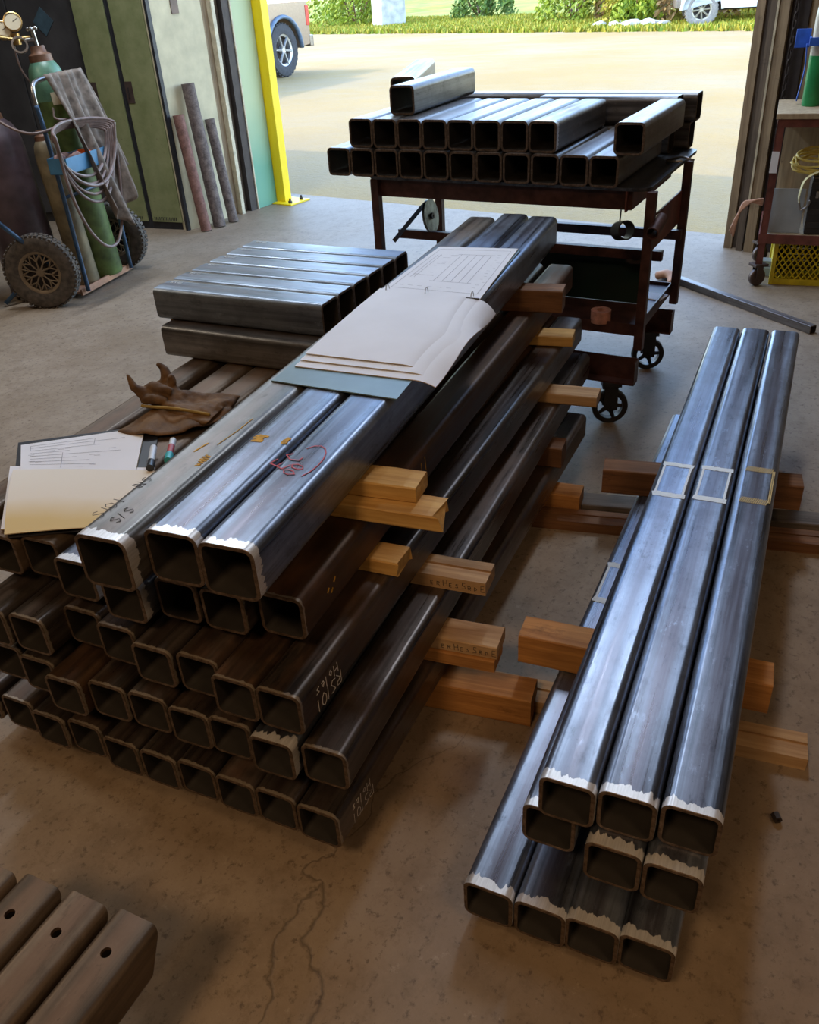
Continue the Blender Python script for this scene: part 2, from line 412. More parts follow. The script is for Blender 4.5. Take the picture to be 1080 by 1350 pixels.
def ribbon(bm, pts, nz, w, mi=0, h=.0004):
    pts = [Vector(p) for p in pts]
    for a, b in zip(pts, pts[1:]):
        RC[0] = (RC[0]+1) % 23; off = Vector(nz)*RC[0]*.00002; a = a+off; b = b+off
        d = (b-a)
        if d.length < 1e-6: continue
        d.normalize(); s = d.cross(nz).normalized()*w/2; a2, b2 = a-d*w*.3, b+d*w*.3
        lo = [bm.verts.new(p) for p in (a2-s, a2+s, b2+s, b2-s)]; hi = [bm.verts.new(v.co+nz*h) for v in lo]
        for q in ((hi[0], hi[1], hi[2], hi[3]), (lo[3], lo[2], lo[1], lo[0])): bm.faces.new(q).material_index = mi
        for k in range(4): bm.faces.new((lo[k], lo[(k+1) % 4], hi[(k+1) % 4], hi[k])).material_index = mi

ORD = ['first', 'second', 'third', 'fourth', 'fifth', 'sixth', 'seventh', 'eighth', 'ninth', 'tenth', 'eleventh', 'twelfth']
def layer(az, z0, T, spec, group, lab):
    """spec: list of (x, y, end_u, material) with x,y the world position of the top left corner of the near end"""
    u, v = dirs(az); out = []; n = len(spec)
    for i, (x, y, eu, mat) in enumerate(spec):
        p = Vector((x, y, 0)); L = eu - p.dot(u)
        o = tube('square_tube', T, L, M[mat]); c = p + v*T/2
        place(o, (c.x, c.y, z0), az)
        tag(o, lab(i, n), 'steel tube', group); out.append(o)
    return out

def nth(i, n, side):
    return {0: side+'most'}.get(i, ORD[i]+' from '+side)

# ------------------------------------------------------------------ left stack
# floor layer
def fl(word, coat):
    return lambda i, n: f"{coat} square tube, {word} of left stack, {'rightmost' if i==n-1 else ORD[n-1-i]+' from right'}"
G = 'square tubes in the big left stack'
GAP = .0012
L1 = layer(26.5, .0895, .1016, [(-1.165, 1.66, 2.98, 'brown'), (-1.054, 1.605, 2.98, 'brown'), (-.956, 1.542, 2.98, 'brown'), (-.857, 1.505, 2.98, 'brown'), (-.754, 1.44, 2.98, 'brown'),
     (-.657, 1.392, 2.98, 'brown'), (-.562, 1.353, 2.98, 'brown'), (-.468, 1.302, 2.98, 'brown'), (-.375, 1.259, 2.98, 'brown'), (-.281, 1.208, 2.96, 'brown')], G, fl('lowest layer', 'dark'))
L2 = layer(24.7, .268, .1016, [(-1.03, 1.60, 3.15, 'brown'), (-.933, 1.54, 3.15, 'brown'), (-.848, 1.463, 3.15, 'rusty'), (-.743, 1.436, 3.15, 'brown'), (-.643, 1.393, 3.15, 'brown'),
     (-.544, 1.338, 3.15, 'brown'), (-.452, 1.301, 3.15, 'brown'), (-.358, 1.240, 2.6, 'blue'), (-.249, 1.207, 3.147, 'brown')], G, fl('second layer up', 'dark'))
L3 = layer(25.7, .4075, .1016, [(-1.01, 1.56, 3.14, 'brown'), (-.907, 1.517, 3.14, 'brown'), (-.789, 1.531, 3.14, 'brown'), (-.696, 1.464, 3.14, 'brown'), (-.602, 1.387, 3.14, 'brown'),
     (-.500, 1.347, 3.14, 'brown'), (-.416, 1.273, 3.14, 'rusty'), (-.323, 1.230, 3.14, 'brown')], G, fl('middle layer', 'dark'))
L4 = layer(24.3, .547, .1016, [(-1.08, 1.74, 2.85, 'tan'), (-.974, 1.64, 2.85, 'tan'), (-.871, 1.612, 2.85, 'tan'), (-.768, 1.518, 2.85, 'blue'), (-.645, 1.431, 3.3, 'blue'),
     (-.531, 1.421, 3.3, 'brown'), (-.43, 1.374, 3.36, 'brown'), (-.311, 1.347, 3.36, 'rusty')], G, fl('layer under the top one', 'dark'))
k5 = (1.65-.840)/(1.65-.826)
L5 = layer(22.9, .7265, .1135, [(-.617*k5-.002, 1.324*k5, 3.31, 'grey'), (-.487*k5-.004, 1.324*k5, 3.376, 'blue'), (-.382*k5, 1.269*k5, 3.35, 'blue')], G,
     lambda i, n: ['brown-grey square steel tube, leftmost of three on top of left stack, two bored holes', 'blue-grey square steel tube, middle of three on top of left stack', 'blue-grey square steel tube with red writing, rightmost on top of left stack'][i])
cut_hole(L5[0], (-.028, .02, .1135), (0, 0, 1), .0075); cut_hole(L5[0], (.0567, .055, .05), (1, 0, 0), .012)
for yy in (1.32, 1.50, 1.70): cut_hole(L5[2], (.0567, yy, .055), (1, 0, 0), .008)
L3[5]['label'] = 'dark square steel tube, middle layer of left stack, third from its right edge'
L2[2]['label'] = 'rust-mouthed square steel tube, second layer up of left stack, seventh from right'
L2[7]['label'] = 'blue-sheened square steel tube protruding in second layer up, second from right'
L3[6]['label'] = 'rusty red-brown topped square tube, middle layer of left stack, second from right'
L3[7]['label'] = 'dark square tube with white chalk writing at the right of the middle layer'
L1[9]['label'] = 'dark square tube with faint chalk writing, lowest layer, right edge of left stack'
L4[7]['label'] = 'orange-rusted square steel tube just right of and below the top three'

def chalk(o, T, y0, size, a='RS101', b='Holes', mat='chalk', w=.0016):
    bm = bmesh.new(); x = T/2
    letters(bm, a, (x, y0, T*.42), (0, -1, 0), (0, 0, -1), size, w)
    letters(bm, b, (x, y0-.01, T*.42+size*1.0), (0, -1, 0), (0, 0, -1), size*.85, w)
    c = obj('chalk_writing', bm, M[mat], o); c['label'] = 'white chalk writing'
chalk(L3[7], .1016, .155, .030); chalk(L1[9], .1016, .15, .028, w=.0011)

def topmarks(o, T, name, mat, jobs, label=None):
    """jobs: polylines [(x, y), ...] on the top face with a width"""
    bm = bmesh.new()
    for pts, w in jobs: ribbon(bm, [(x, y, T+.0003) for x, y in pts], Vector((0, 0, 1)), w)
    c = obj(name, bm, M[mat], o)
    if label: c['label'] = label
def scribble(cx, cy, sx, sy, n, w):
    return [([(cx+random.uniform(-sx, sx)*.4 + (sx if k % 2 else -sx)*.6, cy - sy + 2*sy*k/n) for k in range(n+1)], w)]
T5 = .1135
topmarks(L5[0], T5, 'yellow_smear', 'ycray', scribble(.028, .30, .009, .022, 10, .004) + [([(-.012, .33), (-.004, .37)], .004), ([(.02, .37), (.028, .44), (.03, .5)], .002)], 'yellow crayon smear')
topmarks(L5[1], T5, 'yellow_smear', 'ycray', scribble(-.022, .37, .014, .014, 12, .007), 'yellow crayon smear')
topmarks(L5[1], T5, 'yellow_smear', 'ycray', scribble(.038, .375, .006, .012, 8, .006), 'yellow crayon smear')
bm = bmesh.new(); letters(bm, 'EC', (-.03, .27, T5+.0003), (.45, 1, 0), (-1, .45, 0), .04, .0028); letters(bm, '00', (.0, .25, T5+.0003), (.3, 1, 0), (-1, .3, 0), .03, .0024)
ribbon(bm, [(.03*math.cos(a)*1.1, .31+.07*math.sin(a), T5+.0005) for a in [k*.4-.9 for k in range(9)]], Vector((0, 0, 1)), .0024)
c_ = obj('red_writing', bm, M['rcray'], L5[2]); c_['label'] = 'red crayon writing'
bm = bmesh.new(); letters(bm, 'S101', (-.035, .055, T5+.0003), (.1, 1, 0), (-1, .1, 0), .026, .0014); c_ = obj('marker_writing', bm, M['dmark'], L5[0]); bm = bmesh.new(); letters(bm, 'INS', (-.03, .165, T5+.0003), (.1, 1, 0), (-1, .1, 0), .022, .0014); c_ = obj('marker_writing', bm, M['dmark'], L5[0]); bm = bmesh.new(); letters(bm, 'S/S', (.006, .05, T5+.0003), (.1, 1, 0), (-1, .1, 0), .022, .0014)
c_ = obj('marker_writing', bm, M['dmark'], L5[0]); c_['label'] = 'dark marker writing'
bm = bmesh.new()
for yy, zz in ((.10, .05), (.13, .058), (.115, .04)):
    ribbon(bm, [(.0508, yy, zz), (.0508, yy+.006, zz+.006)], Vector((1, 0, 0)), .005)
ribbon(bm, [(.0508, .62, .04), (.0508, .62, .075)], Vector((1, 0, 0)), .0025); ribbon(bm, [(.0508, .65, .04), (.0508, .645, .08)], Vector((1, 0, 0)), .0025)
c_ = obj('yellow_smear', bm, M['ycray'], L4[7]); c_['label'] = 'yellow crayon dabs'

# ------------------------------------------------------------------ lumber
def board(x, y, az, L, w, h, z0, mat, label, group=None, back=True, rough=0, groove=False, stamp=False):
    """board whose near top right corner is at world (x, y); runs to the left (towards az+180)"""
    bm = bmesh.new()
    if groove:
        prof = [(0, 0), (w, 0), (w, h), (w*.62, h), (w*.62, h-.006), (w*.52, h-.006), (w*.52, h), (0, h)]
    else:
        b = .003; prof = [(b, 0), (w-b, 0), (w, b), (w, h-b), (w-b, h), (b, h), (0, h-b), (0, b)]
    # local: Y along board (0 at right end, +Y to the left end), X depth from near face, Z up
    n = 10; rings = []
    for k in range(n+1):
        yy = L*k/n
        rings.append([bm.verts.new((px + random.uniform(-1, 1)*.0008, (yy if k else random.uniform(0, rough)) , pz + random.uniform(-1, 0)*.0008)) for px, pz in prof])
    for a, bb in zip(rings, rings[1:]):
        for k in range(len(prof)): bm.faces.new((a[k], a[(k+1) % len(prof)], bb[(k+1) % len(prof)], bb[k]))
    bm.faces.new(rings[0]); bm.faces.new(rings[-1])
    o = obj('lumber_block', bm, M[mat])
    # +Y local must point to az+180 ; X local must point away from camera
    a = R(az)
    yd = Vector((-math.sin(a), -math.cos(a), 0)); xd = Vector((-yd.y, yd.x, 0))*-1
    if xd.y < 0: xd = -xd
    m = Matrix(((xd.x, yd.x, 0, x), (xd.y, yd.y, 0, y), (0, 0, 1, z0), (0, 0, 0, 1)))
    if m.to_3x3().determinant() < 0:
        for v in o.data.vertices: v.co.y = -v.co.y
        o.data.flip_normals(); m = Matrix(((xd.x, -yd.x, 0, x), (xd.y, -yd.y, 0, y), (0, 0, 1, z0), (0, 0, 0, 1)))
        o.matrix_world = m
    else: o.matrix_world = m
    tag(o, label, 'wood block', group)
    if stamp:
        s = -1 if m.col[1].xyz.dot(yd) < 0 else 1
        bm = bmesh.new(); random.seed(5)
        for k in range(9):
            letters(bm, random.choice(['S', 'R', 'H', 'N', 'E', '5', 'D']), (-.0002, s*(.012+.016*k), h*.25), (0, -s, 0), (0, 0, 1), .011 if k % 3 else .018, .0012, lift=0)
        for v in bm.verts: v.co.x = min(v.co.x, -.0001) if v.co.x < .0001 else v.co.x
        st = obj('grade_stamp', bm, M['dmark'], o); st['label'] = 'black stamped lettering'
    return o
LG = 'wooden spacers in the big left stack'
board(.274, 1.56, 110, 1.35, .089, .0885, 0, 'wood_o', 'big orange-brown block on the floor, lowest spacer at front of left stack', LG)
board(.182, 1.560, 111, 1.25, .085, .038, .192, 'wood_o', 'lower of two stacked boards directly above the big front floor block', LG)
board(.189, 1.566, 111, 1.25, .085, .0375, .230, 'wood_p', 'pale grey-topped stamped board, upper of two above the front floor block', LG, stamp=True)
board(.171, 1.642, 112, 1.1, .085, .0375, .3698, 'wood_p', 'grooved orange board with stamped edge, front spacer above the second layer', LG, groove=True, stamp=True)
board(-.028, 1.547, 113, 1.0, .075, .0375, .5095, 'wood_y', 'short rough-ended orange spacer under the rusty tube', LG, rough=.012)
board(.078, 1.503, 112, .44, .085, .038, .649, 'wood_y', 'split broken-ended yellow spacer, lower of pair under top tubes', LG, rough=.055)
board(.016, 1.572, 111, .37, .08, .0385, .6875, 'wood_y', 'clean-cut orange spacer, upper of pair under the three top tubes', LG)
board(.564, 2.815, 108, .40, .085, .077, .649, 'wood_d', 'thick dark block with yellow end under far end of top tubes', LG)
board(.613, 2.852, 108, .9, .085, .0375, .5095, 'wood_y', 'small yellow spacer at the far end, below the thick dark block', LG)
board(.66, 2.64, 112, 1.0, .085, .0375, .3698, 'wood_p', 'long pale protruding board at far end, beside the black cart caster', LG)
board(.53, 2.55, 112, 1.0, .085, .0755, .192, 'wood_d', 'dark hidden spacer over the lowest layer at the far end', LG)
board(.593, 2.52, 112, 1.2, .089, .0885, 0, 'wood_o', 'orange floor block at far right of left stack', LG)

# ------------------------------------------------------------------ right stack
G2 = 'square tubes in the right stack'
def r1lab(i, n): return f"blue-grey square steel tube in the bottom row of right stack, {['leftmost','second from left','third from left','rightmost'][i]}"
r1 = layer(26.8, .0385, .1016, [(.058, 1.037, 3.17, 'blue'), (.152, .990, 3.17, 'blue'), (.243, .949, 3.17, 'blue'), (.336, .909, 3.17, 'blue')], G2, r1lab)
r2 = layer(26.2, .2295, .1016, [(.176, 1.06, 3.1, 'blue'), (.274, .970, 3.1, 'blue'), (.366, .921, 3.1, 'blue')], G2,
   lambda i, n: f"dark square steel tube in the middle row of right stack, {['leftmost','centre','rightmost'][i]}")
r3 = layer(25.8, .3315, .1016, [(.200, 1.034, 3.39, 'blue'), (.298, .996, 3.40, 'blue'), (.398, .958, 3.405, 'blue')], G2,
   lambda i, n: ['blue-grey square steel tube, left of the three on top of right stack', 'blue-grey square steel tube, centre of the three on top of right stack', 'blue-grey square tube with yellow hatched marks, rightmost atop the right stack'][i])
def wav(y, x0, x1, n=8, a=.002): return [(x0 + (x1-x0)*k/n, y + random.uniform(-a, a)) for k in range(n+1)]
Tt = .1016
for o, yy in ((r3[0], 1.04), (r3[1], 1.042)):
    topmarks(o, Tt, 'silver_mark', 'silver', [(wav(yy, -.036, .036), .022), (wav(yy+.172, -.036, .036), .020), (([(-.036, yy), (-.036, yy+.172)]), .006), (([(.035, yy), (.035, yy+.172)]), .006)], 'silver marker band')
jobs = []
for yy in (1.06, 1.235):
    for k in range(14): jobs.append(([(-.034+.005*k, yy-.013), (-.028+.005*k, yy+.013)], .0030))
jobs += [([(.037, 1.06), (.037, 1.235)], .003), ([(.041, 1.06), (.041, 1.235)], .003)]
topmarks(r3[2], Tt, 'yellow_mark', 'goldm', jobs, 'yellow hatched marker band')
topmarks(r1[0], Tt, 'silver_mark', 'silver', [(wav(.963, -.036, .036), .022), (wav(1.142, -.036, .036), .022), ([(-.036, .963), (-.036, 1.142)], .007)], 'silver marker band')
RG = 'wooden spacers of the right stack'
board(.90, 1.365, 112, .86, .085, .038, 0, 'wood_p', 'pale board flat on floor at front right, under the right stack', RG, groove=True)
board(1.40, 2.19, 107, 1.02, .085, .038, 0, 'wood_d', 'long dark brown board on floor under far part of right stack', RG, groove=True)
board(1.42, 2.31, 107, 1.0, .085, .0375, 0, 'wood_g', 'weathered grey board on floor behind the long dark one', RG)
board(.806, 1.418, 113, .60, .085, .089, .1405, 'wood_o', 'orange block between tube rows, nearer of two in the right stack', RG)
board(1.241, 2.268, 108, .62, .085, .089, .1405, 'wood_d', 'dark brown block between tube rows, farther of two in right stack', RG)

# ------------------------------------------------------------------ short tubes beside the stack
u_, v_ = dirs(26.7); ax = 116.7; us, vs_ = dirs(ax)
G3 = 'short square tubes stacked left of the binder'
near = Vector((-.777, 2.723, 0))
for i in range(6):
    p = near + u_*(.1016*i*.985+.051)
    o = tube('square_tube', .1016, .625, M['blue_nb']); place(o, (p.x, p.y, .7525), ax)
    # tube runs from its left end
    nm = ['nearest', 'second nearest', 'third nearest', 'fourth nearest', 'fifth nearest', 'farthest'][i]
    tag(o, f"short blue-sheened square tube, {nm} in the top row left of the open binder", 'steel tube', G3)
    bm = bmesh.new(); letters(bm, 'RS111', (-.012, .025, .1019), (0, 1, 0), (-1, 0, 0), .014, .0013); c_ = obj('chalk_writing', bm, M['chalk'], o); c_['label'] = 'small white chalk writing'
for i in range(6):
    if i in (1,): continue
    p = Vector((-.758, 2.655, 0)) + u_*(.1020*i+.051)
    o = tube('square_tube', .1016, .62, M['dark']); place(o, (p.x, p.y, .6495), ax)
    tag(o, f"short dark square tube in the lower row left of binder, {['nearest', '', 'second nearest', 'middle', 'next to farthest', 'farthest'][i]}", 'steel tube', G3)
for (dx, dy, L) in ((-.038, .10, .6),):
    p = Vector((-.758, 2.655, 0)) + u_*.104 + us*-.045
    bm = bmesh.new(); box(bm, 0, .095, 0, .62, 0, .1, .003); o = obj('lumber_block', bm, M['wood_o']); place(o, (p.x+.0, p.y, .6495), ax); o.location -= Vector((0, 0, 0))
    o.location = (p + u_*.096).to_tuple()[:2] + (.6495,)
    tag(o, 'orange wooden block end poking out left between the short tubes', 'wood block')

# ------------------------------------------------------------------ front left floor tubes
G4 = 'drilled square tubes at the lower left corner'
for i, (x, y) in enumerate(((-.478, .870), (-.575, .912), (-.670, .953), (-.764, .99))):
    u, v = dirs(27.5); p = Vector((x, y, 0)) - v*.1016/2 - u*.888
    hy = .9-.075
    o = tube('square_tube', .0965, .9, M['tan'], holes=[((-.004, hy, .0965), (0, 0, 1), .0095)]); place(o, (p.x, p.y, .2), 27.5)
    for vt in o.data.vertices:
        if vt.co.y > .89: vt.co.y -= (.0965-vt.co.z)/.0965*.05
    tag(o, f"brown square tube with a bored top hole, {['nearest the right', 'second from right', 'third from right', 'leftmost'][i]}, bottom left corner", 'steel tube', G4)
for yb in (.25, .55):
    bm = bmesh.new(); box(bm, -1.0, -.25, 0, .09, 0, .199, .004); o = obj('lumber_block', bm, M['wood_d']); place(o, (-.05-.25*(yb<.4), yb-.25, 0), 27.5-0)
    tag(o, 'dark wooden block under the lower left corner tubes' + (', nearer one' if yb < .4 else ', farther one'), 'wood block', 'blocks under the corner tubes')

# ------------------------------------------------------------------ binders, glove, markers
def sheet(name, mats, f, nx=14, ny=14, th=.0012, parent=None, extra=None):
    """f(s,t) -> (x,y,z) for s,t in 0..1"""
    bm = bmesh.new(); g = [[bm.verts.new(f(i/nx, j/ny)) for j in range(ny+1)] for i in range(nx+1)]
    lo = [[bm.verts.new(v.co - Vector((0, 0, th))) for v in r] for r in g]
    for i in range(nx):
        for j in range(ny):
            bm.faces.new((g[i][j], g[i+1][j], g[i+1][j+1], g[i][j+1])); bm.faces.new((lo[i][j], lo[i][j+1], lo[i+1][j+1], lo[i+1][j]))
    def side(a, b, mi=1):
        for k in range(len(a)-1): bm.faces.new((a[k], a[k+1], b[k+1], b[k])).material_index = min(mi, len(mats)-1)
    side(g[0], lo[0]); side(g[-1], lo[-1]); side([r[0] for r in g], [r[0] for r in lo]); side([r[-1] for r in g], [r[-1] for r in lo])
    if extra: extra(bm)
    return obj(name, bm, mats, parent, auto=50)

zB = .8415
# main binder: quad in world coordinates, near edge c00-c10, far edge c01-c11
bx = thing('binder', 'open ring binder of drawings lying across the three top tubes', 'binder', (0, 0, 0))
def quad(a, b, c, d):
    a, b, c, d = [Vector((*p, 0)) for p in (a, b, c, d)]
    return lambda s, t: (a*(1-s)+b*s)*(1-t) + (d*(1-s)+c*s)*t
K = (1.65-zB)/(1.65-.83)
q = quad((-.317*K, 1.957*K), (-.012*K, 1.80*K), (.440*K, 2.96*K), (.158*K, 3.07*K))
sheet('cover', [M['binder']], lambda s, t: (*q(s, t).xy, zB+.003), 6, 6, .003, bx)
def curl(s, lim=.86, a=.10): return -a*max(0, s-lim)**1.5*6
qf = quad((-.045, 2.563), (.243, 2.417), (.428, 2.925), (.165, 3.015))
def drawing(bm, q, z, mi, boxes=True):
    nz = Vector((0, 0, 1)); random.seed(4)
    def P(s, t): v = q(s, t); return (v.x, v.y, z+.0004)
    def seg(s0, t0, s1, t1, w=.0008): ribbon(bm, [P(s0, t0), P(s1, t1)], nz, w, mi, .0002)
    for s in (.06, .94): seg(s, .08, s, .93)
    for t in (.08, .93): seg(.06, t, .94, t)
    for k in range(5): seg(.40+.09*k, .25, .40+.09*k, .82)
    seg(.36, .25, .80, .25); seg(.36, .82, .80, .82); seg(.12, .3, .12, .8); seg(.16, .3, .16, .8)
    for k in range(16):
        s, t = random.uniform(.08, .3), random.uniform(.3, .9); seg(s, t, s+random.uniform(.02, .1), t, .0006)
    for k in range(14):
        s, t = random.uniform(.82, .9), .12+k*.055; seg(s, t, s+random.uniform(.02, .05), t, .0006)
    for k in range(6): seg(.1+.1*k, .14, .15+.1*k, .14, .0007)
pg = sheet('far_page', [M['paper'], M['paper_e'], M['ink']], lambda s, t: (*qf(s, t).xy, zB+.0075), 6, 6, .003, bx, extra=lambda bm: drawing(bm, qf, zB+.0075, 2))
# near page stack: several sheets, right side drooping over the tube edge
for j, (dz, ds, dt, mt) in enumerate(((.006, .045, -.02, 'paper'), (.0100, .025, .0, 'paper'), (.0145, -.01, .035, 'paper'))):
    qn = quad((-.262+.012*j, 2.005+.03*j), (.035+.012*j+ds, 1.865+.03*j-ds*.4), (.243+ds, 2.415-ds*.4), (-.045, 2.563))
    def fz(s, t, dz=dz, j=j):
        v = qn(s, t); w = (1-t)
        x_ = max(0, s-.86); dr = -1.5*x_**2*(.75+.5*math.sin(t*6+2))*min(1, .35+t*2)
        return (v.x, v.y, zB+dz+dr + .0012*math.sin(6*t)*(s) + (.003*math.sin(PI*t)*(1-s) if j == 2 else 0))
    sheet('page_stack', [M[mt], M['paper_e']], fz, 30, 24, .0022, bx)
# rings
def arch(parent, p, d, r=.016, name='ring'):
    bm = bmesh.new(); p = Vector(p); d = Vector(d).normalized()
    sweep(bm, [p + d*r*.7*math.cos(a) + Vector((0, 0, r*math.sin(a))) for a in [PI*k/10 for k in range(11)]], .0013, 6)
    obj(name, bm, M['chrome'], parent, smooth=True)
dd = (qf(0, .1) - qf(0, 0)).normalized()
for s in (.08, .48, .93): arch(bx, (*(qf(s, .0)).xy, zB+.012), dd, .017)
bm = bmesh.new(); a0, a1 = qf(.0, -.005), qf(1., -.005); sweep(bm, [(a0.x, a0.y, zB+.010), (a1.x, a1.y, zB+.010)], .0022, 6); obj('ring_bar', bm, M['dtrim'], bx)

# left binder (lies on the layer below)
zL = .652
lb = thing('binder', 'open binder with yellowed page at left, resting on tubes beside gloves', 'binder')
qc = quad((-.89, 1.60), (-.60, 1.615), (-.665, 2.135), (-1.035, 2.075))
sheet('cover', [M['binder_b']], lambda s, t: (*qc(s, t).xy, zL+.0015), 4, 4, .003, lb)
ql = quad((-.965, 1.90), (-.665, 1.85), (-.700, 2.105), (-1.015, 2.045))
def d2(bm):
    nz = Vector((0, 0, 1)); random.seed(9)
    def seg(s0, t0, s1, t1, w=.0008):
        a, b = ql(s0, t0), ql(s1, t1); ribbon(bm, [(a.x, a.y, zL+.0086), (b.x, b.y, zL+.0086)], nz, w, 2, .0002)
    for k in range(7): seg(.08, .2+.1*k, random.uniform(.4, .9), .2+.1*k)
    seg(.08, .88, .6, .88); seg(.08, .7, .08, .88); seg(.6, .7, .6, .88); seg(.35, .1, .35, .55)
    for k in range(12): s, t = random.random()*.8, random.uniform(.1, .9); seg(s, t, s+.05, t)
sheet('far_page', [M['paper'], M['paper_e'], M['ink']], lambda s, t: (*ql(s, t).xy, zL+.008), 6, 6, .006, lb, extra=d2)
qy = quad((-.895, 1.60), (-.615, 1.60), (-.602, 1.845), (-.985, 1.905))
o = sheet('near_page', [M['paper_y'], M['paper_e']], lambda s, t: (qy(s, t).x+.9, qy(s, t).y-1.6, zL+.0095+.010*math.sin(PI*t)*(1-.5*s)+.004*math.sin(3*s)), 16, 16, .002, lb); o.location = (-.9, 1.6, 0)
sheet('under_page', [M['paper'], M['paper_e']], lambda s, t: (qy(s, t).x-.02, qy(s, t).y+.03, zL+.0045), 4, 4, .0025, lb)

def marker(x, y, az, z, cols, label, tilt=0):
    t_ = thing('marker_pen', label, 'marker', (x, y, z), az)
    t_.rotation_euler = (0, 0, -R(az))
    L = .14; bm = bmesh.new(); lathe(bm, [(0, 0), (.0075, .002), (.0085, .02), (.0085, .078)], 16, Matrix.Rotation(-PI/2, 4, 'X')); obj('body', bm, cols[1], t_, auto=40)
    bm = bmesh.new(); lathe(bm, [(.0085, .078), (.0085, .112), (.0, .1125)], 16, Matrix.Rotation(-PI/2, 4, 'X')); obj('barrel', bm, cols[2], t_, auto=40)
    bm = bmesh.new(); lathe(bm, [(.0, -.001), (.0098, 0), (.0098, .034), (.009, .036)], 16, Matrix.Rotation(-PI/2, 4, 'X')); c = obj('cap', bm, cols[0], t_, auto=40); c['label'] = 'coloured cap'
marker(-.588, 1.878, -5, .672, (M['teal'], M['redp'], M['wpl']), 'teal-capped red and white marker between left binder and top tubes')
marker(-.625, 1.845, -8, .672, (M['black'], M['wpl'], M['wpl']), 'slim white marker lying along the right edge of left binder')

# leather glove lying crumpled: cuff spread flat, hand folded back with two fingers sticking up
def glove(name, loc, az, label, s=1.0, flip=False):
    g = thing(name, label, 'glove', loc, az)
    bm = bmesh.new()
    # cuff: wide flattened cone with folds along its length
    secs = []
    for k in range(9):
        t = k/8; secs.append((t*.155, .045+.045*t**.8, .020-.008*t + .004*math.sin(9*t), .026-.010*t))
    n = 28; rings = []
    for (x, w, h, zc) in secs:
        rings.append([bm.verts.new((x + .010*math.sin(3*a)*x/.15, w*math.cos(a)*(1-.1*math.cos(2*a)), max(.0, zc + (h + .007*math.sin(5*a+x*40))*math.sin(a)))) for a in [2*PI*i/n for i in range(n)]])
    for a, b in zip(rings, rings[1:]):
        for i in range(n): bm.faces.new((a[i], a[(i+1) % n], b[(i+1) % n], b[i]))
    bm.faces.new(rings[0]); bm.faces.new(rings[-1])
    def blob(c, r, sc=(1, 1, 1)):
        bmesh.ops.create_icosphere(bm, subdivisions=3, radius=r, matrix=Matrix.Translation(c) @ Matrix.Diagonal((*sc, 1)))
    blob((-.012, .005, .036), .040, (1, 1.05, .75)); blob((-.04, -.012, .045), .030, (1, 1, .8)); blob((-.03, .03, .04), .026)
    # fingers
    for pts, rs in (([(-.045, -.028, .05), (-.060, -.038, .070), (-.070, -.038, .088), (-.080, -.034, .104)], [.017, .013, .008, .003]),
                    ([(-.02, .025, .055), (-.018, .034, .078), (-.028, .040, .096), (-.042, .038, .106)], [.016, .013, .009, .004]),
                    ([(.0, .018, .055), (.004, .024, .074), (.002, .02, .086)], [.013, .012, .007]),
                    ([(-.05, .01, .045), (-.03, -.012, .066), (.0, -.014, .064), (.02, -.006, .055)], [.014, .014, .014, .010]),
                    ([(-.055, -.02, .035), (-.035, -.038, .045), (-.005, -.038, .045), (.018, -.03, .04)], [.013, .014, .014, .010])):
        sweep(bm, spline(pts, 5), [rs[min(len(rs)-1, int(i/5))]*(1-(i % 5)/5) + rs[min(len(rs)-1, int(i/5)+1)]*((i % 5)/5) for i in range(5*(len(pts)-1)+1)], 12)
    o = obj('glove_shell', bm, M['leather'], g, smooth=True)
    m = o.modifiers.new('r', 'REMESH'); m.mode = 'VOXEL'; m.voxel_size = .0028; m.use_smooth_shade = True
    m = o.modifiers.new('s', 'SMOOTH'); m.factor = .6; m.iterations = 3
    tx = bpy.data.textures.new('crumple', 'CLOUDS'); tx.noise_scale = .03
    m = o.modifiers.new('d', 'DISPLACE'); m.texture = tx; m.strength = .008; m.mid_level = .5
    bm = bmesh.new(); sweep(bm, spline([(-.045, -.05, .03), (.0, -.058, .035), (.06, -.062, .040), (.15, -.05, .028)], 8), .004, 8); obj('seam', bm, M['seam'], g, smooth=True)
    g.scale = (s, s, s); return g
glove('leather_glove', (-.655, 2.225, .651), 22, 'brown leather work glove with two fingers poking up like horns', 1.12)
g2 = glove('leather_glove', (-.66, 2.10, .643), 62, 'flattened brown leather glove cuff underneath the horned glove', .5)
# second glove is the flattened cuff spreading toward the camera: wide fan
for ch in list(g2.children): bpy.data.objects.remove(ch)
bm = bmesh.new(); n = 26; top = []
for i in range(n+1):
    a = -1.0 + 1.9*i/n; row = []
    for k in range(9):
        r = .03 + .16*k/8; z = .034 - .024*(k/8) + .010*math.sin(a*9)*(k/8)
        row.append(bm.verts.new((r*math.cos(a), r*math.sin(a), max(.012, z))))
    top.append(row)
for i in range(n):
    for k in range(8): bm.faces.new((top[i][k], top[i+1][k], top[i+1][k+1], top[i][k+1]))
o = obj('glove_cuff', bm, M['leather'], g2, smooth=True); m = o.modifiers.new('s', 'SOLIDIFY'); m.thickness = .004; m.offset = -1
g2.scale = (1, 1, 1); g2.location = (-.648, 2.235, .652); g2.rotation_euler = (0, 0, R(-72))

# ------------------------------------------------------------------ table cart
TX = 119.7
T0 = Vector((-.095, 3.930, 0))
tb = thing('rolling_table', 'maroon steel rolling table on casters piled with square tubes', 'table', T0, TX-90)
W_, D_, H_ = 1.235, .86, .93
bm = bmesh.new()
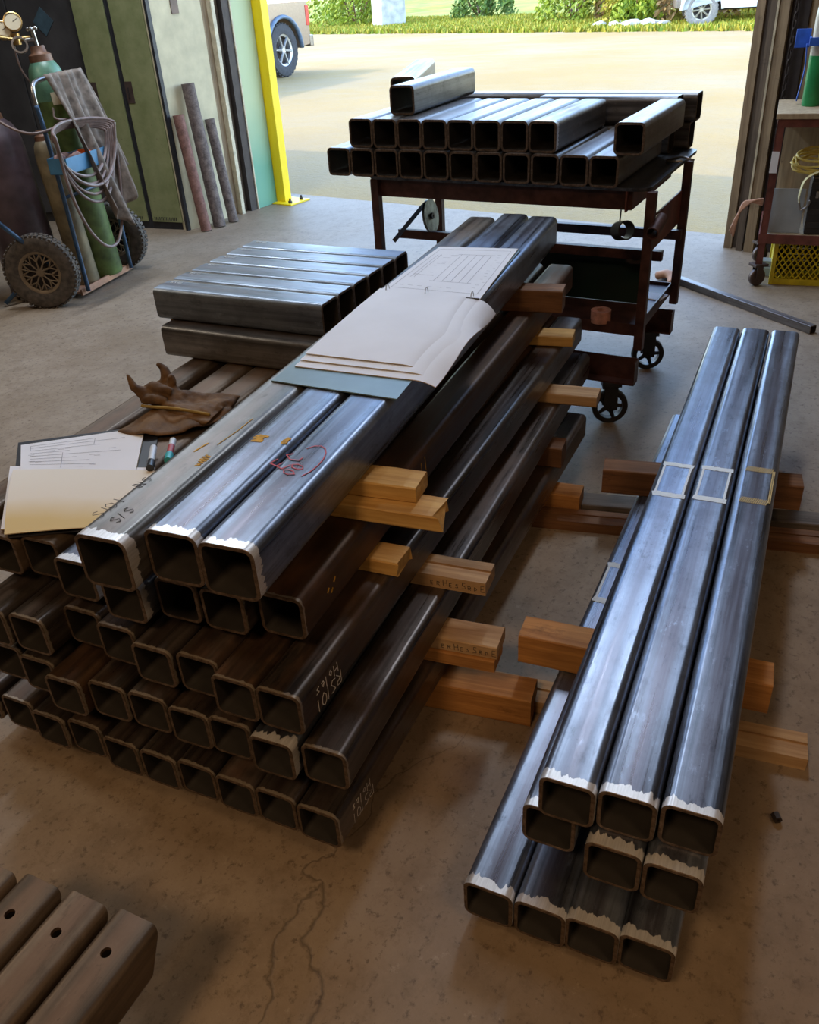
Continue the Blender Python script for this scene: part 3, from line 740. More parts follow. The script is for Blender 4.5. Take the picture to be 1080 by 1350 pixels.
# top plate with rounded corners
pts = []
for cx, cy, a0 in ((W_-.05, D_-.05, 0), (.05, D_-.05, 90), (.05, .05, 180), (W_-.05, .05, 270)):
    for k in range(5): a = R(a0+22.5*k); pts.append((cx+.05*math.cos(a), cy+.05*math.sin(a)))
lo = [bm.verts.new((x, y, H_-.012)) for x, y in pts]; hi = [bm.verts.new((x, y, H_)) for x, y in pts]
bm.faces.new(hi); bm.faces.new(list(reversed(lo)))
for k in range(len(pts)): bm.faces.new((lo[k], lo[(k+1) % len(pts)], hi[(k+1) % len(pts)], hi[k]))
obj('table_top', bm, M['tbl_top'], tb)
for (a, b, c, d) in ((.03, W_-.07, .03, .04), (.03, W_-.07, D_-.2, D_-.19)):
    bm = bmesh.new(); box(bm, a, b, c, d, H_-.088, H_-.0125, .001); obj('apron_rail', bm, M['tbl'], tb)
for x in (.03, W_-.08):
    bm = bmesh.new(); box(bm, x, x+.01, .04, D_-.2, H_-.088, H_-.0125, .001); obj('side_rail', bm, M['tbl_red'] if x > 1 else M['tbl'], tb)
LX = [(.02, .0), (W_-.012, .0), (W_-.012, D_-.24), (.02, D_-.24)]
for i, (x, y) in enumerate(LX):
    bm = bmesh.new(); box(bm, x, x+.036, y, y+.036, .29 if i in (1, 2) else .20, H_-.0125, .002); obj('leg', bm, M['tbl'], tb)
# lower shelf and trays
bm = bmesh.new(); box(bm, .02, W_-.01, .05, D_-.22, .365, .372); box(bm, .02, W_-.01, .045, .052, .335, .385); box(bm, .02, W_-.01, D_-.225, D_-.218, .335, .385); box(bm, W_-.016, W_-.01, .05, D_-.22, .335, .385); obj('shelf', bm, M['tbl'], tb)
# mid rail shelf (angle bars) and its sheet
bm = bmesh.new(); box(bm, .62, W_+.02, D_-.30, D_-.27, .60, .64); box(bm, .62, W_+.02, .22, .25, .60, .64); obj('rail', bm, M['tbl'], tb)
bm = bmesh.new(); box(bm, .0, .75, .26, .285, .60, .64); obj('rail', bm, M['tbl'], tb)
# feet channels with casters
for (xc, yc) in ((1.17, -.08), (1.17, .54), (.10, -.08), (.10, .54)):
    bm = bmesh.new(); box(bm, xc-.26, xc+.10, yc, yc+.006, .19, .29); box(bm, xc-.26, xc+.10, yc-.05, yc, .19, .197); box(bm, xc+.095, xc+.10, yc-.05, yc+.006, .19, .29)
    obj('foot_channel', bm, M['tbl'], tb)
    cs = bpy.data.objects.new('caster', None); C.objects.link(cs); cs.parent = tb; cs.location = (xc, yc-.02, 0); cs.rotation_euler = (0, 0, R(25))
    bm = bmesh.new()
    for s in (-1, 1): box(bm, -.028, .028, s*.026-.002, s*.026+.002, .065, .17, .001)
    box(bm, -.04, .04, -.035, .035, .17, .19, .002); cyl(bm, (0, -.035, .075), (0, .035, .075), .008); obj('fork', bm, M['caster'], cs)
    bm = bmesh.new(); Mx = Matrix.Translation((0, 0, .075)) @ Matrix.Rotation(PI/2, 4, 'X')
    lathe(bm, [(.052, -.015), (.072, -.018), (.075, -.012), (.075, .012), (.072, .018), (.052, .015)], 32, Mx, closed=True)
    lathe(bm, [(.008, -.02), (.02, -.02), (.02, .02), (.008, .02)], 20, Mx, closed=True)
    for k in range(5):
        a = 2*PI*k/5; cyl(bm, Mx @ Vector((.015*math.cos(a), .015*math.sin(a), 0)), Mx @ Vector((.056*math.cos(a), .056*math.sin(a), 0)), .011, .007, 8)
    obj('wheel', bm, M['caster'], cs, auto=40)
# side plate between right legs, hook ring, tube holder
bm = bmesh.new(); box(bm, W_-.013, W_-.006, .06, D_-.22, .66, .80, .001); obj('side_plate', bm, M['tbl_red'], tb)
bm = bmesh.new(); Mx = Matrix.Translation((W_+.035, -.05, .78)) @ Matrix.Rotation(R(-80), 4, 'X'); lathe(bm, [(.020, 0), (.024, 0), (.024, .14), (.020, .14)], 22, Mx, closed=True); obj('tool_holder', bm, M['tbl'], tb, auto=40)
bm = bmesh.new(); Mx = Matrix.Translation((W_-.10, -.02, .775)) @ Matrix.Rotation(R(70), 4, 'X') @ Matrix.Rotation(R(42), 4, 'Y'); lathe(bm, [(.031, 0), (.036, 0), (.036, .06), (.031, .06)], 26, Mx, closed=True)
cyl(bm, (W_-.10, -.02, .80), (W_-.10, -.01, .86), .003, seg=8); obj('hanging_ring', bm, M['caster'], tb, auto=40)
# vertical steel strap under plate at right
bm = bmesh.new(); box(bm, W_-.09, W_-.084, .0, .03, .84, H_-.0125); obj('strap', bm, M['tbl_red'], tb)
# left side bar with abrasive disc
bm = bmesh.new(); sweep(bm, [(.04, .15, .62), (.04, .42, .70), (.04, .62, .74)], .014, 4); obj('rail', bm, M['dtrim'], tb)

u3, v3 = dirs(29.7)
def T2W(x, y, z=0):
    ex = Vector((math.sin(R(TX)), math.cos(R(TX)), 0)); ey = Vector((math.sin(R(TX-90)), math.cos(R(TX-90)), 0)); p = T0 + ex*x + ey*y; return Vector((p.x, p.y, z))
p = T2W(.15, .30, .70)
dsc = thing('steel_disc', 'scuffed round steel disc hung on the bar at table left', 'disc', p)
dsc.rotation_euler = (R(80), R(12), R(60))
bm = bmesh.new(); lathe(bm, [(.012, 0), (.075, 0), (.075, .012), (.012, .012)], 36, closed=True); obj('plate', bm, M['disc'], dsc, auto=40)
bm = bmesh.new(); lathe(bm, [(.006, -.02), (.014, -.02), (.014, .02), (.006, .02)], 16, closed=True); obj('hub', bm, M['dtrim'], dsc, auto=40)

# tubes on the table
TT = .1143; G5 = 'short square tubes on the rolling table'
low = [(-.244, 4.011), (.842, 3.287)]
zt = .9305
def tabtube(x, y, z, az, L, mat, label):
    u, v = dirs(az); p = Vector((x, y, 0)) + v*TT/2
    o = tube('square_tube', TT, L, M[mat], wall=.009); place(o, (p.x, p.y, z), az); tag(o, label, 'steel tube', G5); return o
ez = Vector((math.sin(R(TX)), math.cos(R(TX)), 0)); wdt = .1178
st0 = T2W(-.175, -.02)
for i in range(11):
    p = st0 + ez*(wdt*i)
    tabtube(p.x, p.y, zt, 29.7, .66 if i else .60, 'dark', f"dark square tube in the bottom row on the table, {'leftmost' if i==0 else ORD[i]+' from left'}")
st1 = T2W(-.062, -.005)
for i in range(9):
    k = i if i < 8 else 9.9
    p = st1 + ez*(wdt*k*.985)
    tabtube(p.x, p.y, zt+TT+.0005, 29.7, .64, 'dark' if i != 7 else 'grey', f"grey square tube in the upper row on the table, {'leftmost' if i==0 else ORD[i]+' from left'}" if i < 8 else 'lone square tube after the gap at right of table upper row')
zz = zt+2*TT+.001
tabtube(.030, 3.966, zz, 27.5, .68, 'dark', 'dark square tube lying skewed on top of the table pile, nearer one')
tabtube(.040, 4.30, zz, 9, .9, 'grey', 'light-topped square tube behind the skewed one on the table pile')
def longtube(xr, y0, z, L, label):
    p = T2W(xr-L, y0+TT/2)
    o = tube('square_tube', TT, L, M['dark'], wall=.009); place(o, (p.x, p.y, z), TX); tag(o, label, 'steel tube', G5)
longtube(W_-.10, .685, zt, 1.0, 'long dark square tube along back of table, lower front')
longtube(W_-.08, .685, zt+TT+.0005, .62, 'long dark square tube along back of table, upper front')
longtube(W_-.04, .802, zt, 1.2, 'long dark square tube along back edge of table, lower rear')
longtube(W_-.02, .802, zt+TT+.0005, 1.30, 'long dark square tube along back edge of table, upper rear')
# items on the shelves
bm = bmesh.new(); box(bm, -.40, .27, 0, .006, 0, .25, .0005); o = obj('glass_pane', bm, M['glass']); p = T2W(.90, .34, .3725); place(o, p, TX-90, rx=R(8)); tag(o, 'dark green sheet standing on the lower shelf of the rolling table', 'panel')
bm = bmesh.new(); lathe(bm, [(.018, 0), (.042, 0), (.042, .05), (.018, .05)], 28, closed=True); o = obj('tape_roll', bm, M['tape'], auto=40); place(o, T2W(1.06, .07, .373)); tag(o, 'pinkish tape roll on the lower shelf of rolling table', 'tape roll')
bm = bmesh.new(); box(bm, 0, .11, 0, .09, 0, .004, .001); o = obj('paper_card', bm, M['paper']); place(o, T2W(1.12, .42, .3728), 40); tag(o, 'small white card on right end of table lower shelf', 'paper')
bm = bmesh.new(); sweep(bm, [(0, 0, 0), (.05, .03, .015), (.09, .0, .02), (.12, .02, .008)], .005, 6); sweep(bm, [(.02, -.03, 0.002), (.09, -.02, .01)], .006, 6); o = obj('wire_clamp', bm, M['chrome'], smooth=True); place(o, T2W(1.17, .52, .936), 50); tag(o, 'small shiny wire clamp on bare right corner of table top', 'clamp')

# long rectangular tube on the floor to the right, and a tan elbow beside it
o = tube('steel_bar', .042, 1.18, M['dark'], wall=.004, r=.004); u, v = dirs(156.5)
p = Vector((2.11, 4.10, 0)) - u*1.18; place(o, (p.x, p.y, 0), 156.5); tag(o, 'slim square steel bar lying on the floor right of the rolling table', 'steel bar')
bm = bmesh.new(); sweep(bm, spline([(0, 0, .03), (.06, .02, .05), (.12, .0, .045), (.17, -.05, .03)], 5), [.03]*16, 10, flat=.8); o = obj('clay_elbow', bm, M['clay'], smooth=True); place(o, (1.60, 5.12, 0), 60); tag(o, 'tan brown bent piece on floor behind the rolling table leg', 'pipe piece')
bm = bmesh.new(); lathe(bm, [(.0045, 0), (.010, 0), (.010, .018), (.0045, .018)], 6, closed=True); o = obj('hex_nut', bm, M['dtrim']); place(o, (.777, 1.242, .010), 0, rx=R(90)); tag(o, 'small steel nut lying alone on the floor at lower right', 'nut')

# ------------------------------------------------------------------ gas cart
CA = 17.5
cart = thing('cylinder_cart', 'blue two-wheeled welding gas cylinder cart at upper left', 'cart', (-2.38, 5.52, 0), CA)
# local X = right of the axle direction perpendicular, local Y = along the axle (near wheel to far wheel)
AX = Vector((math.sin(R(CA)), math.cos(R(CA)), 0))
def wheel(parent, y, r=.225, w=.085, tw=0):
    e = bpy.data.objects.new('wheel', None); C.objects.link(e); e.parent = parent; e.location = (.22, y, r); e.rotation_euler = (PI/2, random.uniform(0, 1), R(tw))
    bm = bmesh.new(); lathe(bm, [(.125, -.030), (.15, -.040), (.19, -.043), (.215, -.036), (.225, -.018), (.225, .018), (.215, .036), (.19, .043), (.15, .040), (.125, .030)], 48, closed=True)
    for k in range(48):
        a = 2*PI*k/48
        for s, off in ((-1, 0), (1, .5)):
            a2 = a + off*2*PI/48; m_ = Matrix.Rotation(a2, 4, 'Z') @ Matrix.Translation((.2235, 0, s*.020)); box(bm, -.004, .006, -.009, .009, -.016, .016, 0, 0, m_)
    obj('tyre', bm, M['tire'], e, auto=45)
    bm = bmesh.new(); lathe(bm, [(.112, -.022), (.128, -.034), (.130, -.034), (.130, .034), (.128, .034), (.112, .022)], 40, closed=True)
    lathe(bm, [(0, -.026), (.024, -.026), (.030, -.018), (.030, .018), (.024, .026), (0, .026)], 24)
    for k in range(10):
        a = 2*PI*k/10; b = a + PI/10
        P = lambda r_, an: Vector((r_*math.cos(an), r_*math.sin(an), .022))
        for p0, p1, wd in ((P(.025, a), P(.068, a), .0055), (P(.068, a), P(.116, b), .005), (P(.068, a), P(.116, a-PI/10), .005), (P(.025, a), P(.116, a), .004)):
            sweep(bm, [p0, p1], [wd, wd], 6)
    obj('rim', bm, M['rim'], e, auto=40)
    bm = bmesh.new(); lathe(bm, [(0, -.03), (.11, -.018), (.11, -.014), (0, -.026)], 30); obj('rim_back', bm, M['dtrim'], e)
wheel(cart, -.07, tw=14); wheel(cart, .76, tw=6)
bm = bmesh.new(); sweep(bm, [(.22, -.03, .225), (.22, .74, .225)], .014, 10); obj('axle', bm, M['cart_blue'], cart, smooth=True)
bm = bmesh.new(); box(bm, .10, .34, .10, .70, .03, .045, .002); box(bm, .33, .345, .10, .70, .02, .06, .002); obj('base_plate', bm, M['clay'], cart)
# back frame: two uprights joined by a looped handle
for s, nm in ((.14, 0), (.66, 1)):
    bm = bmesh.new(); sweep(bm, spline([(.365, s, .04), (.36, s, .5), (.35, s, .95), (.335, s, 1.14)], 6), .014, 10); obj('upright', bm, M['cart_blue'], cart, smooth=True)
bm = bmesh.new(); sweep(bm, spline([(.335, .14, 1.14), (.33, .15, 1.21), (.32, .20, 1.255), (.31, .40, 1.27), (.32, .60, 1.255), (.33, .65, 1.21), (.335, .66, 1.14)], 6), .014, 10); c_ = obj('handle', bm, M['chrome'], cart, smooth=True); c_['label'] = 'worn bare metal handle loop'
bm = bmesh.new(); sweep(bm, [(.27, -.02, .25), (.0, -.30, .75)], .014, 8); sweep(bm, [(.10, .14, .24), (-.1, -.1, .02)], .014, 8); obj('brace', bm, M['cart_blue'], cart, smooth=True)
for zz_ in (.62,):
    bm = bmesh.new(); sweep(bm, [(.36, .14, zz_), (.36, .66, zz_)], .010, 8); obj('crossbar', bm, M['cart_blue'], cart, smooth=True)
# tray
bm = bmesh.new()
x0, x1, y0, y1, z0, z1 = .37, .50, .06, .60, .77, .86
box(bm, x0, x1, y0, y1, z0, z0+.004); box(bm, x1-.004, x1, y0, y1, z0, z1); box(bm, x0, x0+.004, y0, y1, z0, z1); box(bm, x0, x1, y0, y0+.004, z0, z1); box(bm, x0, x1, y1-.004, y1, z0, z1)
obj('tray', bm, M['tray'], cart)
def C2W(x, y, z=0):
    ex = Vector((math.cos(R(CA)), -math.sin(R(CA)), 0)); p = Vector((-2.38, 5.52, 0)) + ex*x + AX*y; return Vector((p.x, p.y, z))
def cylinder(x, y, r, h, body, shoulder, label, tilt=-6, z=.047, valve=True, cap=None, tank=False):
    c = thing('gas_cylinder', label, 'gas cylinder', C2W(x, y, z), CA); c.rotation_euler = (0, R(tilt), -R(CA))
    bm = bmesh.new(); lathe(bm, [(0, 0), (r*.93, 0), (r, .015), (r, h*.80)], 36); obj('body', bm, body, c, auto=40)
    bm = bmesh.new(); lathe(bm, [(r, h*.80), (r*.985, h*.845), (r*.93, h*.89), (r*.80, h*.93), (r*.60, h*.958), (r*.42, h*.968)], 36); obj('shoulder', bm, shoulder, c, smooth=True)
    bm = bmesh.new(); lathe(bm, [(r*.62, h*.945), (r*.58, h*.985), (r*.40, h*.995), (r*.36, h*1.02), (0, h*1.02)], 28); obj('neck_ring', bm, cap or M['c_brown'], c, auto=50)
    if valve:
        bm = bmesh.new(); cyl(bm, (0, 0, h*1.01), (0, 0, h*1.01+.10), .013, seg=14); cyl(bm, (0, 0, h*1.01+.05), (-.04, -.05, h*1.01+.05), .011, seg=12)
        obj('valve', bm, M['chrome'], c, auto=40)
        bm = bmesh.new()
        for k in range(5):
            a = 2*PI*k/5; bmesh.ops.create_icosphere(bm, subdivisions=2, radius=.013, matrix=Matrix.Translation((.024*math.cos(a), .024*math.sin(a), h*1.01+.105)))
        lathe(bm, [(0, -.008), (.024, -.008), (.028, 0), (.024, .008), (0, .008)], 20, Matrix.Translation((0, 0, h*1.01+.105))); obj('hand_wheel', bm, M['chrome'], c, smooth=True)
    return c
cg = cylinder(.27, .50, .115, 1.355, M['c_green'], M['c_teal'], 'tall green oxygen cylinder with teal shoulder on the blue cart', tilt=-4)
bm = bmesh.new()
box(bm, -.035, .035, -.118, -.112, 1.06, 1.13, .0, 0, Matrix.Rotation(R(50), 4, 'Z')); o = obj('warning_label', bm, M['dial'], cg); o['label'] = 'yellowed diamond label'
cylinder(.25, .31, .08, .92, M['c_tan'], M['c_tan'], 'worn tan cylinder in the middle of the blue cart', tilt=-4, valve=False)
cylinder(-.02, .16, .18, 1.08, M['c_purple'], M['c_purple'], 'fat maroon acetylene cylinder at left of the blue cart', tilt=-3, cap=M['c_brown'], z=.03)
# regulators
def gauge(p, nrm, r, parent, lab=None):
    q_ = Vector(nrm).to_track_quat('Z', 'Y').to_matrix().to_4x4(); Mx = Matrix.Translation(p) @ q_
    bm = bmesh.new(); lathe(bm, [(0, -.02), (r, -.02), (r*1.05, .0), (r*1.05, .008), (r*.92, .010), (r*.92, .006)], 28, Mx); g = obj('gauge', bm, M['brass'], parent, auto=40)
    bm = bmesh.new(); lathe(bm, [(r*.92, .006), (0, .006)], 28, Mx); obj('dial', bm, M['dial'], g)
    bm = bmesh.new(); ribbon(bm, [Mx @ Vector((0, 0, .0065)), Mx @ Vector((r*.6, r*.3, .0065))], Mx.to_3x3() @ Vector((0, 0, 1)), .003); obj('needle', bm, M['dmark'], g)
gp = C2W(.235, .46, 0) + Vector((-.30, -.14, 1.50))
rg = thing('gas_regulator', 'brass regulator with two cream round gauges on the green cylinder', 'regulator', (0, 0, 0))
b0 = C2W(.27, .50, 0) + Vector((-.12, .03, 1.47)); b1 = b0 + Vector((-.07, -.05, .0))
bm = bmesh.new(); cyl(bm, b0, b1, .014, seg=14); cyl(bm, b1+Vector((0, .0, -.03)), b1+Vector((0, 0, .03)), .028, seg=18); cyl(bm, b1, b1+Vector((-.06, -.1, .02)), .012); obj('regulator_body', bm, M['brass'], rg, auto=40)
gauge(b1+Vector((.02, -.03, .09)), (.35, -1, .35), .05, rg); gauge(b1+Vector((-.05, -.04, .05)), (.35, -1, .35), .05, rg)
bm = bmesh.new(); q_ = Vector((.35, -1, .25)).to_track_quat('Z', 'Y').to_matrix().to_4x4(); lathe(bm, [(.036, -.02), (.046, -.02), (.046, .015), (.036, .015)], 28, Matrix.Translation(b1+Vector((.04, -.07, -.03))) @ q_, closed=True); obj('guard_ring', bm, M['chrome'], rg, auto=40)
rg2 = thing('gas_regulator', 'bronze regulator on the fat acetylene cylinder at far left', 'regulator', (0, 0, 0))
b2 = C2W(-.02, .16, 0) + Vector((-.05, -.02, 1.20))
bm = bmesh.new(); cyl(bm, b2+Vector((-.03, 0, 0)), b2+Vector((.12, -.03, .0)), .016); cyl(bm, b2+Vector((.06, -.04, .0)), b2+Vector((.12, -.12, .0)), .028, seg=18); cyl(bm, b2+Vector((.02, -.02, -.02)), b2+Vector((.02, -.02, .08)), .012); obj('regulator_body', bm, M['pipe_r'], rg2, auto=40)
# hoses
hz = thing('welding_hose', 'coiled grey-mauve welding hose looped over the cart tray', 'hose')
random.seed(21)
def hose(pts, r=.0095):
    bm = bmesh.new(); sweep(bm, spline(pts, 10), r, 8); obj('hose_loop', bm, M['hose'], hz, smooth=True)
for k in range(6):
    w0 = .33 + .012*k; dz = [.10, .14, .19, .23, .44, .17][k]; xo = .52+.008*k
    P = []
    for a in [PI*2*j/14 for j in range(15)]:
        yy = .24 + w0*.78*math.cos(a); zz_ = .95 + (.05*math.sin(a) if math.sin(a) > 0 else (dz+.06)*math.sin(a)*1.35) + .008*k
        xx = xo + -.10*max(0, math.sin(a)) + .01*math.sin(3*a)
        P.append(C2W(xx, yy, zz_))
    hose(P)
hose([b1+Vector((-.02, 0, -.03)), b1+Vector((.0, -.02, -.18)), b1+Vector((.12, -.03, -.36)), C2W(.40, .2, 1.06), C2W(.42, .35, 1.04)], .006)
hose([b2+Vector((.1, -.1, 0)), b2+Vector((.14, -.12, -.12)), C2W(.30, .06, 1.0), C2W(.42, .2, 1.02)], .008)
# rag draped over the handle
def drape(name, label, c, wid, L, mat, seed=0, lean=.0):
    random.seed(seed); nx, ny = 40, 34; bm = bmesh.new(); g = []
    for i in range(nx+1):
        s = i/nx; row = []
        for j in range(ny+1):
            t = j/ny
            fold = .020*math.sin(s*17+1.5*t)*(.25+t) + .010*math.sin(s*31+3*t)
            ln = L*(1 - .75*max(0, s-.5) - .5*max(0, .25-s) + .03*math.sin(19*s))
            yy = wid*(s-.5)*(1-.25*t) + .012*math.sin(5*t+6*s)
            xx = .016 + fold + lean*t
            zz_ = -ln*t + .016*(1-t)
            row.append(bm.verts.new(c(xx, yy, zz_)))
        g.append(row)
    for i in range(nx):
        for j in range(ny): bm.faces.new((g[i][j], g[i+1][j], g[i+1][j+1], g[i][j+1]))
    o = obj(name, bm, mat, smooth=True); m = o.modifiers.new('s', 'SOLIDIFY'); m.thickness = .004
    tag(o, label, 'rag'); return o
drape('rag', 'dirty grey rag hanging from the cart handle', lambda x, y, z: C2W(.335+x*1.6, .44+y, 1.275+z), .40, .86, M['rag'], 3, .14)
bm = bmesh.new()
for k in range(7): bmesh.ops.create_icosphere(bm, subdivisions=3, radius=random.uniform(.022, .038), matrix=Matrix.Translation((random.uniform(-.05, .05), random.uniform(-.06, .06), .03+random.uniform(0, .035))))
o = obj('rag', bm, M['rag_p'], smooth=True); m = o.modifiers.new('r', 'REMESH'); m.mode = 'VOXEL'; m.voxel_size = .006; m.use_smooth_shade = True
tx = bpy.data.textures.new('rg', 'CLOUDS'); tx.noise_scale = .03; m = o.modifiers.new('d', 'DISPLACE'); m.texture = tx; m.strength = .03
o.location = C2W(.43, .20, .785); tag(o, 'crumpled mauve rag in the cart tray', 'rag')
bm = bmesh.new(); lathe(bm, [(0, 0), (.045, 0), (.055, .03), (.048, .065), (.02, .08), (0, .08)], 24); o = obj('orange_cap', bm, M['orange'], smooth=True); o.location = C2W(.43, .34, .79); tag(o, 'bright orange rounded cap sitting in the cart tray', 'cap')
# wheel of a second cart at the frame edge
c2 = thing('hand_truck', 'partly seen hand truck wheel at the left frame edge', 'cart', (-3.0, 5.46, 0), CA)
wheel(c2, .0)
bm = bmesh.new(); sweep(bm, [(.10, .0, .225), (-.3, .55, .235)], .014, 8); sweep(bm, [(-.15, .05, .03), (-.05, .0, .8), (-.02, .0, 1.15)], .014, 8); obj('frame', bm, M['cart_blue'], c2, smooth=True)

# ------------------------------------------------------------------ left: lockers, cabinet, wall stub, jamb, pipes
WL = Vector((-1.650, 7.200, 0)); WJ = Vector((-.98, 8.10, 0)); dwl = (WJ-WL); Lw = dwl.length; aw = math.degrees(math.atan2(dwl.x, dwl.y)); uw, vw = dirs(aw)
def wallbox(name, a, b, out, inn, z0, z1, mat, kind=True, label=None, cat=None, bev=0):
    """box along the locker-end wall: a..b along it, out = how far it stands proud toward the room"""
    bm = bmesh.new(); box(bm, -inn, out, a, b, z0, z1, bev); o = obj(name, bm, mat); place(o, WL, aw)
    if kind: o['kind'] = 'structure'
    else: tag(o, label, cat)
    return o
HW = 3.9
wallbox('wall_stub', .0, .52, .0, .12, 0, HW, M['cream'])
wallbox('trim_1', -.012, .02, .006, .02, 0, 1.95, M['lock_frame'])
wallbox('trim_2', .50, .60, -.02, .12, .0, HW, M['jwood2'])
wallbox('trim_3', .60, .635, .03, .05, 0, HW, M['trim'])
wallbox('trim_4', .635, .72, -.03, .12, 0, HW, M['jwood'])
wallbox('trim_5', .72, .80, .02, .05, 0, HW, M['dtrim'])
wallbox('trim_6', .80, .812, .03, .05, 0, HW, M['trim'])
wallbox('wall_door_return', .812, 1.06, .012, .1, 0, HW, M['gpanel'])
post = thing('steel_post', 'bright yellow painted steel post with bolted base plate at doorway', 'post', WL + uw*1.115 + vw*.035, aw)
bm = bmesh.new(); box(bm, -.05, .05, -.05, .06, .012, HW, .004); obj('column', bm, M['yellow'], post)
bm = bmesh.new(); box(bm, .05, .075, -.05, -.035, .012, HW, .002); obj('flange', bm, M['yellow'], post)
bm = bmesh.new(); box(bm, -.02, .20, -.12, .14, 0, .012, .002); obj('base_plate', bm, M['yellow'], post)
for x, y in ((.15, -.07), (.15, .08)):
    bm = bmesh.new(); cyl(bm, (x, y, .012), (x, y, .03), .018, seg=6); cyl(bm, (x, y, .03), (x, y, .05), .009, seg=10); obj('bolt', bm, M['dtrim'], post)
bm = bmesh.new(); box(bm, 0, .006, 0, .07, 0, .115, .001); o = obj('wall_switch_plate', bm, M['recess']); place(o, WL + uw*.22 + vw*.001 + Vector((0, 0, 1.52)), aw); tag(o, 'small grey outlet plate high on the cream wall', 'outlet')
# pipes leaning on the cream wall
for (x, y, h, r, mat, lab, wy) in ((-1.545, 7.185, .86, .042, 'pipe_r', 'reddish rusted pipe, leftmost of three leaning on the cream wall', .10), (-1.455, 7.305, 1.06, .050, 'pipe_g', 'tallest dark grey pipe, middle of three leaning on the wall', .22), (-1.36, 7.44, .79, .040, 'pipe_g', 'shorter grey-brown pipe, rightmost of three leaning on the wall', .34)):
    p0 = Vector((x, y, 0)); d = -vw*.09 + uw*-.0 + Vector((0, 0, h)); 
    qd = d.to_track_quat('Z', 'Y'); bm = bmesh.new(); lathe(bm, [(r*.86, 0), (r, 0), (r, h), (r*.86, h)], 28, closed=True); o = obj('steel_pipe', bm, M[mat], auto=40)
    o.location = p0 + vw*(.06) + Vector((0, 0, .004)); o.rotation_euler = qd.to_euler(); tag(o, lab, 'pipe', 'pipes leaning on the cream wall')
# lockers
LA = 113.; ul, vl = dirs(LA)   # ul runs to the right along the fronts
lw = .335
for i in range(2):
    r0 = WL + vw*-.012 - ul*(lw*(i+1)+.014)
    lk = thing('locker', ['tall green steel locker beside the cream wall', 'tall green steel locker next to the dark cabinet'][i], 'locker', r0, LA-90, 'green lockers')
    bm = bmesh.new(); box(bm, 0, lw-.003, .012, .45, .0, 1.95, .002); obj('body', bm, M['lock_frame'], lk)
    bm = bmesh.new(); box(bm, .028, lw-.022, -.006, .010, .06, 1.92, .003); d_ = obj('door', bm, M['locker'], lk)
    bm = bmesh.new(); box(bm, .03, .095, -.011, -.0065, .95, 1.10, .002); h_ = obj('latch_plate', bm, M['recess'], d_)
    bm = bmesh.new(); box(bm, .050, .060, -.020, -.0115, .985, 1.06, .002); obj('latch', bm, M['dtrim'], d_)
    bm = bmesh.new()
    for k in range(14): box(bm, .05+.016*k, .056+.016*k, -.008, -.0055, .075, .10)
    obj('vent_slot', bm, M['lock_frame'], d_)
r0 = WL + vw*-.012 - ul*(lw*2+.03+1.3)
cb = thing('steel_cabinet', 'large black steel cabinet left of the green lockers', 'cabinet', r0 , LA-90)
bm = bmesh.new(); box(bm, 0, 1.29, .10, .55, 0, 2.2, .004); obj('body', bm, M['wall_dark'], cb)
for k in range(2):
    bm = bmesh.new(); box(bm, .02+.63*k, .02+.63*k+.615, .075, .099, .08, 2.15, .003); obj('door', bm, M['wall_dark'], cb)
bm = bmesh.new(); m_ = Matrix.Translation((.98, .07, 1.52)) @ Matrix.Rotation(R(45), 4, 'Y'); box(bm, -.07, .07, 0, .003, -.07, .07, 0, 0, m_); c_ = obj('diamond_sticker', bm, plain('faded_blue_sticker', (.04, .075, .10), .6), cb); c_['label'] = 'faded blue diamond sticker'

# ------------------------------------------------------------------ right: jamb, wall, bench cart
JR = Vector((2.235, 5.745, 0)); aj = 126.; uj, vj = dirs(aj)    # uj to the right along the wall, vj toward the room
def jbox(name, a, b, o0, o1, z0, z1, mat, st=True):
    bm = bmesh.new(); box(bm, o0, o1, a, b, z0, z1); o = obj(name, bm, mat); place(o, JR, aj)
    if st: o['kind'] = 'structure'
    return o
jbox('trim_7', .0, .05, -.10, .03, 0, HW, M['jwood2'])
jbox('trim_8', .05, .09, -.10, .0, 0, HW, M['jwood'])
jbox('trim_9', .09, .13, -.10, .07, 0, HW, M['jwood'])
jbox('trim_10', .130, .142, .05, .09, .30, HW, M['trim'])
jbox('trim_11', .142, .20, -.10, .075, 0, HW, M['jwood2'])
jbox('trim_12', .20, .30, -.10, .03, .0, HW, M['dtrim'])
jbox('wall_right_of_door', .30, 3.2, -.12, .0, 0, HW, M['wall_ply'])
# hanging chain
ch = thing('hoist_chain', 'rusty hoist chain hanging down beside the right door jamb', 'chain', JR + uj*.24 + vj*.085)
bm = bmesh.new()
for k in range(62):
    z = .62 + k*.040; m_ = Matrix.Translation((0, 0, z)) @ Matrix.Rotation(R(90*(k % 2)+30), 4, 'Z')
    P = [m_ @ Vector((.010*math.cos(a), 0, .024*math.sin(a))) for a in [2*PI*j/10 for j in range(10)]]; sweep(bm, P, .0055, 6, closed=True)
obj('chain_links', bm, M['dtrim'], ch, smooth=True)

